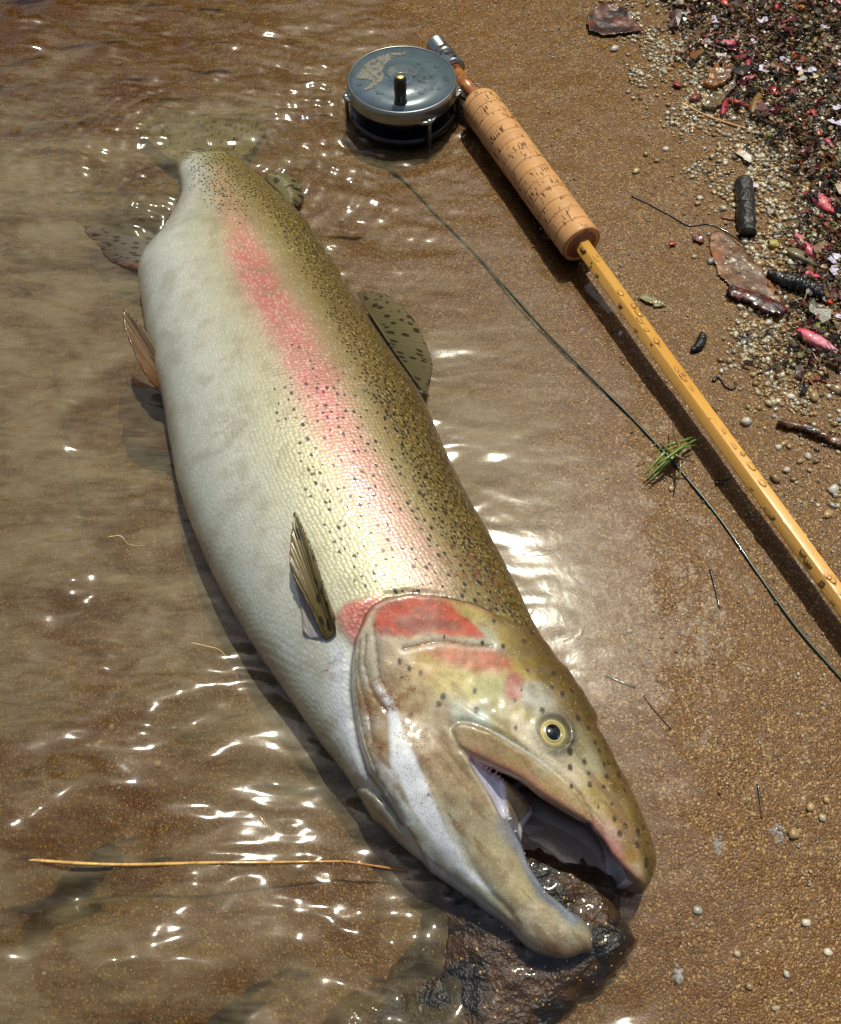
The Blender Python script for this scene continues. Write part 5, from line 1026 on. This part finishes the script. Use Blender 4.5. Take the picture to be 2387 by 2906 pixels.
def gd_(q_): return np.clip(sstep(-.028,.02,poly_sdf(q_,GRAVEL)+.05*(fbm(q_[:,0]*26,q_[:,1]*26,201,3)-.5)),0,1)*(.15+.85*sstep(.38,.58,fbm(q_[:,0]*34,q_[:,1]*34,211,3)))*(1-.45*sstep(.0,.03,poly_sdf(q_,LITTER)))
VV,FF,cc,_,_=stones(15000,poly_sampler(GRAVEL,gd_),.0008,.0025,0,301,power=2.4,dark=.86); mesh('gravel',VV,FF,M_STONE,col=cc,kind='stuff')
ALLP=np.array([(-.4150,.8400),(.4168,.8400),(.1986,-.0133),(-.1977,-.0133)])
def gr_(q_): return (.12+.5*sstep(-.12,.02,poly_sdf(q_,GRAVEL))+.25*sstep(.45,.7,fbm(q_[:,0]*16,q_[:,1]*16,221,3)))*np.where(poly_sdf(q_,RP)>-.001,0,1)
VV,FF,cc,_,_=stones(12000,poly_sampler(ALLP,gr_),.0004,.0012,0,302,power=3.,dark=.62); mesh('sand_grit',VV,FF,M_STONE,col=cc,kind='stuff')
# litter flakes and needles
g=np.random.default_rng(303); samp=poly_sampler(LITTER,lambda q_: np.clip(sstep(-.015,.02,poly_sdf(q_,LITTER)+.04*(fbm(q_[:,0]*30,q_[:,1]*30,231,3)-.5)),0,1))
n=10500; xy=samp(n,g); n=len(xy); VV=[];FF=[];CC=[]; off=0
pal=[lin(*c_) for c_ in ((34,26,18),(58,42,26),(92,64,34),(20,18,15),(120,88,48),(80,76,44),(130,64,36),(150,128,80),(110,30,30),(96,104,50),(176,150,100),(44,36,30))]; pw=np.array([.14,.14,.12,.12,.08,.08,.08,.06,.06,.04,.05,.03])
kinds=g.uniform(size=n); zb=sand_z(xy[:,0],xy[:,1])+g.uniform(.0003,.0055,n)
for i_ in range(n):
    a_=g.uniform(0,6.28); ca_,sa_=math.cos(a_),math.sin(a_)
    if kinds[i_]<.42: Ln=g.uniform(.003,.012); Wd=g.uniform(.00025,.0007); Ht=Wd
    else: Ln=g.uniform(.0012,.0058); Wd=Ln*g.uniform(.35,.8); Ht=g.uniform(.0003,.0012)
    b_=np.array([(-1,-.3,0),(-.5,-1,.5),(.4,-.9,.3),(1,.1,0),(.5,1,.4),(-.5,.8,.2)])*(1+.25*g.normal(size=(6,1)))
    x_=b_[:,0]*Ln*.5; y_=b_[:,1]*Wd*.5; zz=b_[:,2]*Ht*2+x_*g.normal()*.25+y_*g.normal()*.5
    X_=x_*ca_-y_*sa_+xy[i_,0]; Y_=x_*sa_+y_*ca_+xy[i_,1]
    VV.append(np.r_[np.c_[X_,Y_,zz+zb[i_]+Ht],np.c_[X_,Y_,zz+zb[i_]-Ht*.4]])
    FF+=[[off+0,off+1,off+2,off+5],[off+2,off+3,off+4,off+5]]+[[off+k,off+6+k,off+6+(k+1)%6,off+(k+1)%6] for k in range(6)]; off+=12
    CC.append(np.tile(pal[g.choice(len(pal),p=pw/pw.sum())]*g.uniform(.7,1.3),(12,1)))
mesh('plant_litter',np.concatenate(VV),FF,M_LITTER,col=np.concatenate(CC),smooth=False,kind='stuff')
# single pebbles that stand out
pts=[((.2623,.5411),.0042),((.2695,.5400),.0032),((.2886,.5362),.0028),((.2376,.4606),.0042),((.2522,.4606),.0024),((.2050,.4649),.0034),((.2070,.5282),.0028),((.2047,.5229),.0028),((.2183,.5341),.0026),((.2228,.5727),.0036),((.2317,.5653),.0028),((.2823,.5842),.003),((.2161,.6198),.0026),((.2428,.6969),.0028),((.2543,.6235),.0026),((.2640,.7044),.0026),((.2504,.3449),.0046),((.2045,.3263),.0040),((.2274,.3653),.003),((.2370,.2996),.0028),((.2223,.2899),.003),((.2145,.2839),.0036),((.2468,.2755),.0038),((.2660,.3496),.0052),((.1960,.3670),.0022),((.2023,.3756),.003),((.2073,.3836),.0022),((.2207,.3069),.0028),((.2275,.3076),.0026),((.2241,.3091),.0024),((.2010,.2964),.0024),
 ((.1633,.7092),.0036),((.1682,.6525),.0026),((.1734,.5783),.0028),((.1806,.5699),.0024),((.1636,.5589),.0032),((.1942,.4694),.0026),((.1347,.4017),.0022),((-.0587,.5216),.0026),((.1516,.2790),.0026),((.1830,.0798),.0034),((.1936,.0923),.0032),((.1983,.0872),.0028),((.2021,.0954),.002),((.1493,.0140),.0024),((.1669,.0189),.0018),((.1597,.0053),.0018),((.1462,.0272),.002),((.1311,.0457),.0024),((.1804,.0401),.0026),((.1878,.0278),.0022),((.1159,.1878),.0018),((-.1688,.1394),.0028),((-.1743,.1309),.0022),((-.1801,.1297),.002),((-.1407,.1193),.0026),((-.0397,.0989),.0026),((-.1293,.1110),.0018),((-.0928,.1995),.0018),((-.1345,.1386),.0018),((.0816,.0319),.0016)]
g=np.random.default_rng(5)
for k in range(60):
    q_=poly_sampler(GRAVEL,gd_)(1,g)
    if len(q_): pts.append((tuple(q_[0]),g.uniform(.0018,.0028)))
LAND=[((.1654,.7283),'by the dead leaf at the top'),((.2228,.5727),'by the pale shell scrap'),((.2370,.5177),'by the charred stick'),((.2168,.4625),'by the soggy tan leaf'),((.2638,.5411),'by the curved black root'),((.2058,.5250),'on bare sand left of the charred stick'),((.2335,.6259),'by the straight tan twig'),((.2144,.6835),'on the gravel left of the bark chip'),((.2171,.7245),'on the gravel at the top'),((.2570,.4390),'by the large black catkin'),((.2940,.5114),'by the fat crimson bud'),((.1848,.3916),'by the small black catkin'),((.1958,.3568),'by the hook shaped root'),((.2475,.3489),'below the red brown root'),((.2252,.3641),'on the gravel above the rod'),((.2315,.3180),'by the rolled dark leaf'),((.2088,.2960),'between the rod and the rolled leaf'),((.2417,.2818),'on the sand at the right edge beside the rod'),((.1249,.4017),'beside the cane of the rod'),((.1506,.2825),'by the grass sprig'),((.1954,.0872),'right of the snout near the bubbles'),((.1657,.0130),'in the bottom right corner'),((.1281,.0411),'on the sand below the snout'),((-.1718,.1335),'under water at the lower left'),((-.0959,.1599),'under water left of the gill'),((-.0606,.5242),'under water by the small back fin'),((-.0409,.0965),'under water beside the jaw')]
TNAME={0:'cream',1:'beige',2:'white',3:'tan',5:'sandy yellow',8:'grey'}
def peb_label(x_,y_,r_,tn):
    l_=min(LAND,key=lambda q_:(q_[0][0]-x_)**2+(q_[0][1]-y_)**2)[1]
    return ('larger ' if r_>.0033 else 'tiny ' if r_<.0022 else 'small ')+TNAME[tn]+' pebble '+l_
VB,FB=ICO[1]
for k,((x_,y_),r_) in enumerate(pts):
    s_=np.array([r_*g.uniform(.9,1.3),r_*g.uniform(.75,1.),r_*g.uniform(.55,.8)]); Vv=VB*(1+.13*g.normal(size=(len(VB),1)))*s_*.85; a_=g.uniform(0,6.28); Vv=np.c_[Vv[:,0]*math.cos(a_)-Vv[:,1]*math.sin(a_),Vv[:,0]*math.sin(a_)+Vv[:,1]*math.cos(a_),Vv[:,2]]
    tn=int(g.choice([0,1,2,3,5,8]))
    o=mesh('pebble',Vv,FB,M_STONE,col=np.tile(TON[tn]*g.uniform(.55,.85),(len(Vv),1))); o.location=(x_,y_,sz(x_,y_)+s_[2]*.35)
    tag(o,peb_label(x_,y_,r_,tn),'pebble','pale pebbles on the sand')
# leaf fragments matted into the bank
g=np.random.default_rng(404); VV=[];FF=[];CC=[];off=0
xy=samp(560,g)
for i_ in range(len(xy)):
    n_=9; a_=np.linspace(0,6.28,n_,endpoint=False); Ln=g.uniform(.003,.0075) if g.uniform()<.65 else g.uniform(.007,.0135); R_=Ln*g.uniform(.35,1.,n_)*np.where(np.abs(np.cos(a_))>.5,1.,.55); a0=g.uniform(0,6.28)
    x_=R_*np.cos(a_); y_=R_*np.sin(a_)*.7; z_=x_*g.normal()*.22+y_*g.normal()*.3+g.normal(0,.0006,n_)
    X_=x_*math.cos(a0)-y_*math.sin(a0)+xy[i_,0]; Y_=x_*math.sin(a0)+y_*math.cos(a0)+xy[i_,1]; zz=z_+sz(*xy[i_])+g.uniform(.002,.007)
    VV.append(np.r_[np.c_[X_,Y_,zz],np.c_[X_,Y_,zz-.0005],[[xy[i_,0],xy[i_,1],zz.mean()+g.normal(0,.0006)]]])
    FF+=[[off+k,off+(k+1)%n_,off+18] for k in range(n_)]+[[off+k,off+9+k,off+9+(k+1)%n_,off+(k+1)%n_] for k in range(n_)]; off+=19
    CC.append(np.tile(lin(*[(70,40,22),(104,62,32),(38,26,18),(120,80,44),(92,26,30),(140,60,72),(60,56,34),(150,120,84)][g.choice(8,p=[.22,.18,.2,.12,.1,.06,.08,.04])])*g.uniform(.7,1.2),(19,1)))
mesh('leaf_litter',np.concatenate(VV),FF,M_LITTER,col=np.concatenate(CC),smooth=False,kind='stuff')
# far shore: dark woods that the water mirrors
g=np.random.default_rng(505); VV=[];FF=[];CC=[];off=0
for k in range(70):
    az_=math.radians(g.uniform(-21,42)); D_=g.uniform(15,19); h_=D_*math.tan(math.radians(g.uniform(27,37))); cx_,cy_=D_*math.sin(az_),D_*math.cos(az_)
    for c_ in range(60):
        u_=g.uniform(0,1); w_=(1.8*math.sin(math.pi*(.15+.8*u_)))
        px_,py_,pz_=cx_+g.normal(0,.5)*w_,cy_+g.normal(0,.5)*w_,-.3+h_*u_
        s_=g.uniform(.25,.6); q_=g.normal(size=(4,3))*.25*s_+np.array([[-1,-.3,0],[.2,-.6,.7],[1,.3,0],[-.2,.6,-.7]])*s_
        VV.append(q_+[px_,py_,pz_]); FF.append([off,off+1,off+2,off+3]); off+=4; CC.append(np.tile(cmix((40,56,24),(70,84,36),g.uniform()),(4,1)))
mesh('far_woods',np.concatenate(VV),FF,M_LITTER,col=np.concatenate(CC),smooth=False,kind='stuff')
# foam bubbles
m=NT('foam'); gl=m.n('BsdfGlossy'); gl.inputs['Roughness'].default_value=.05; tr=m.n('BsdfTransparent'); df=m.n('BsdfDiffuse'); df.inputs[0].default_value=(.75,.75,.72,1); m1=m.n('MixShader'); m1.inputs[0].default_value=.2; m.l(tr.outputs[0],m1.inputs[1]); m.l(df.outputs[0],m1.inputs[2]); m2=m.n('MixShader'); m2.inputs[0].default_value=.12; m.l(m1.outputs[0],m2.inputs[1]); m.l(gl.outputs[0],m2.inputs[2]); m.l(m2.outputs[0],m.out.inputs[0]); M_FOAM=m.m
for k,(pt,sp_,lab) in enumerate((((.1456,.0746),.006,'cluster of tiny bubbles on the wet sand right of the snout'),((.1757,.0803),.006,'cluster of tiny bubbles beside the pale pebbles at the right'),((.1181,.0189),.004,'small bubble cluster on the sand below the snout'),((.1961,.3815),.0 ,'') ,((.1444,.1850),.002,'single bubble on the sand below the fly line'))):
    if not lab: continue
    g=np.random.default_rng(60+k); ps_=[]
    for j_ in range(26 if sp_>.003 else 4):
        dx,dy=g.normal(0,sp_*.4,2); r_=g.uniform(.0006,.0013); ps_.append(dome(pt[0]+dx*.6,pt[1]+dy,max(sz(*pt),0)+.0002,r_,r_,r_*.9,10,4,0))
    VV,FF=join(ps_); tag(mesh('bubble_cluster',VV,FF,M_FOAM),lab,'bubbles')
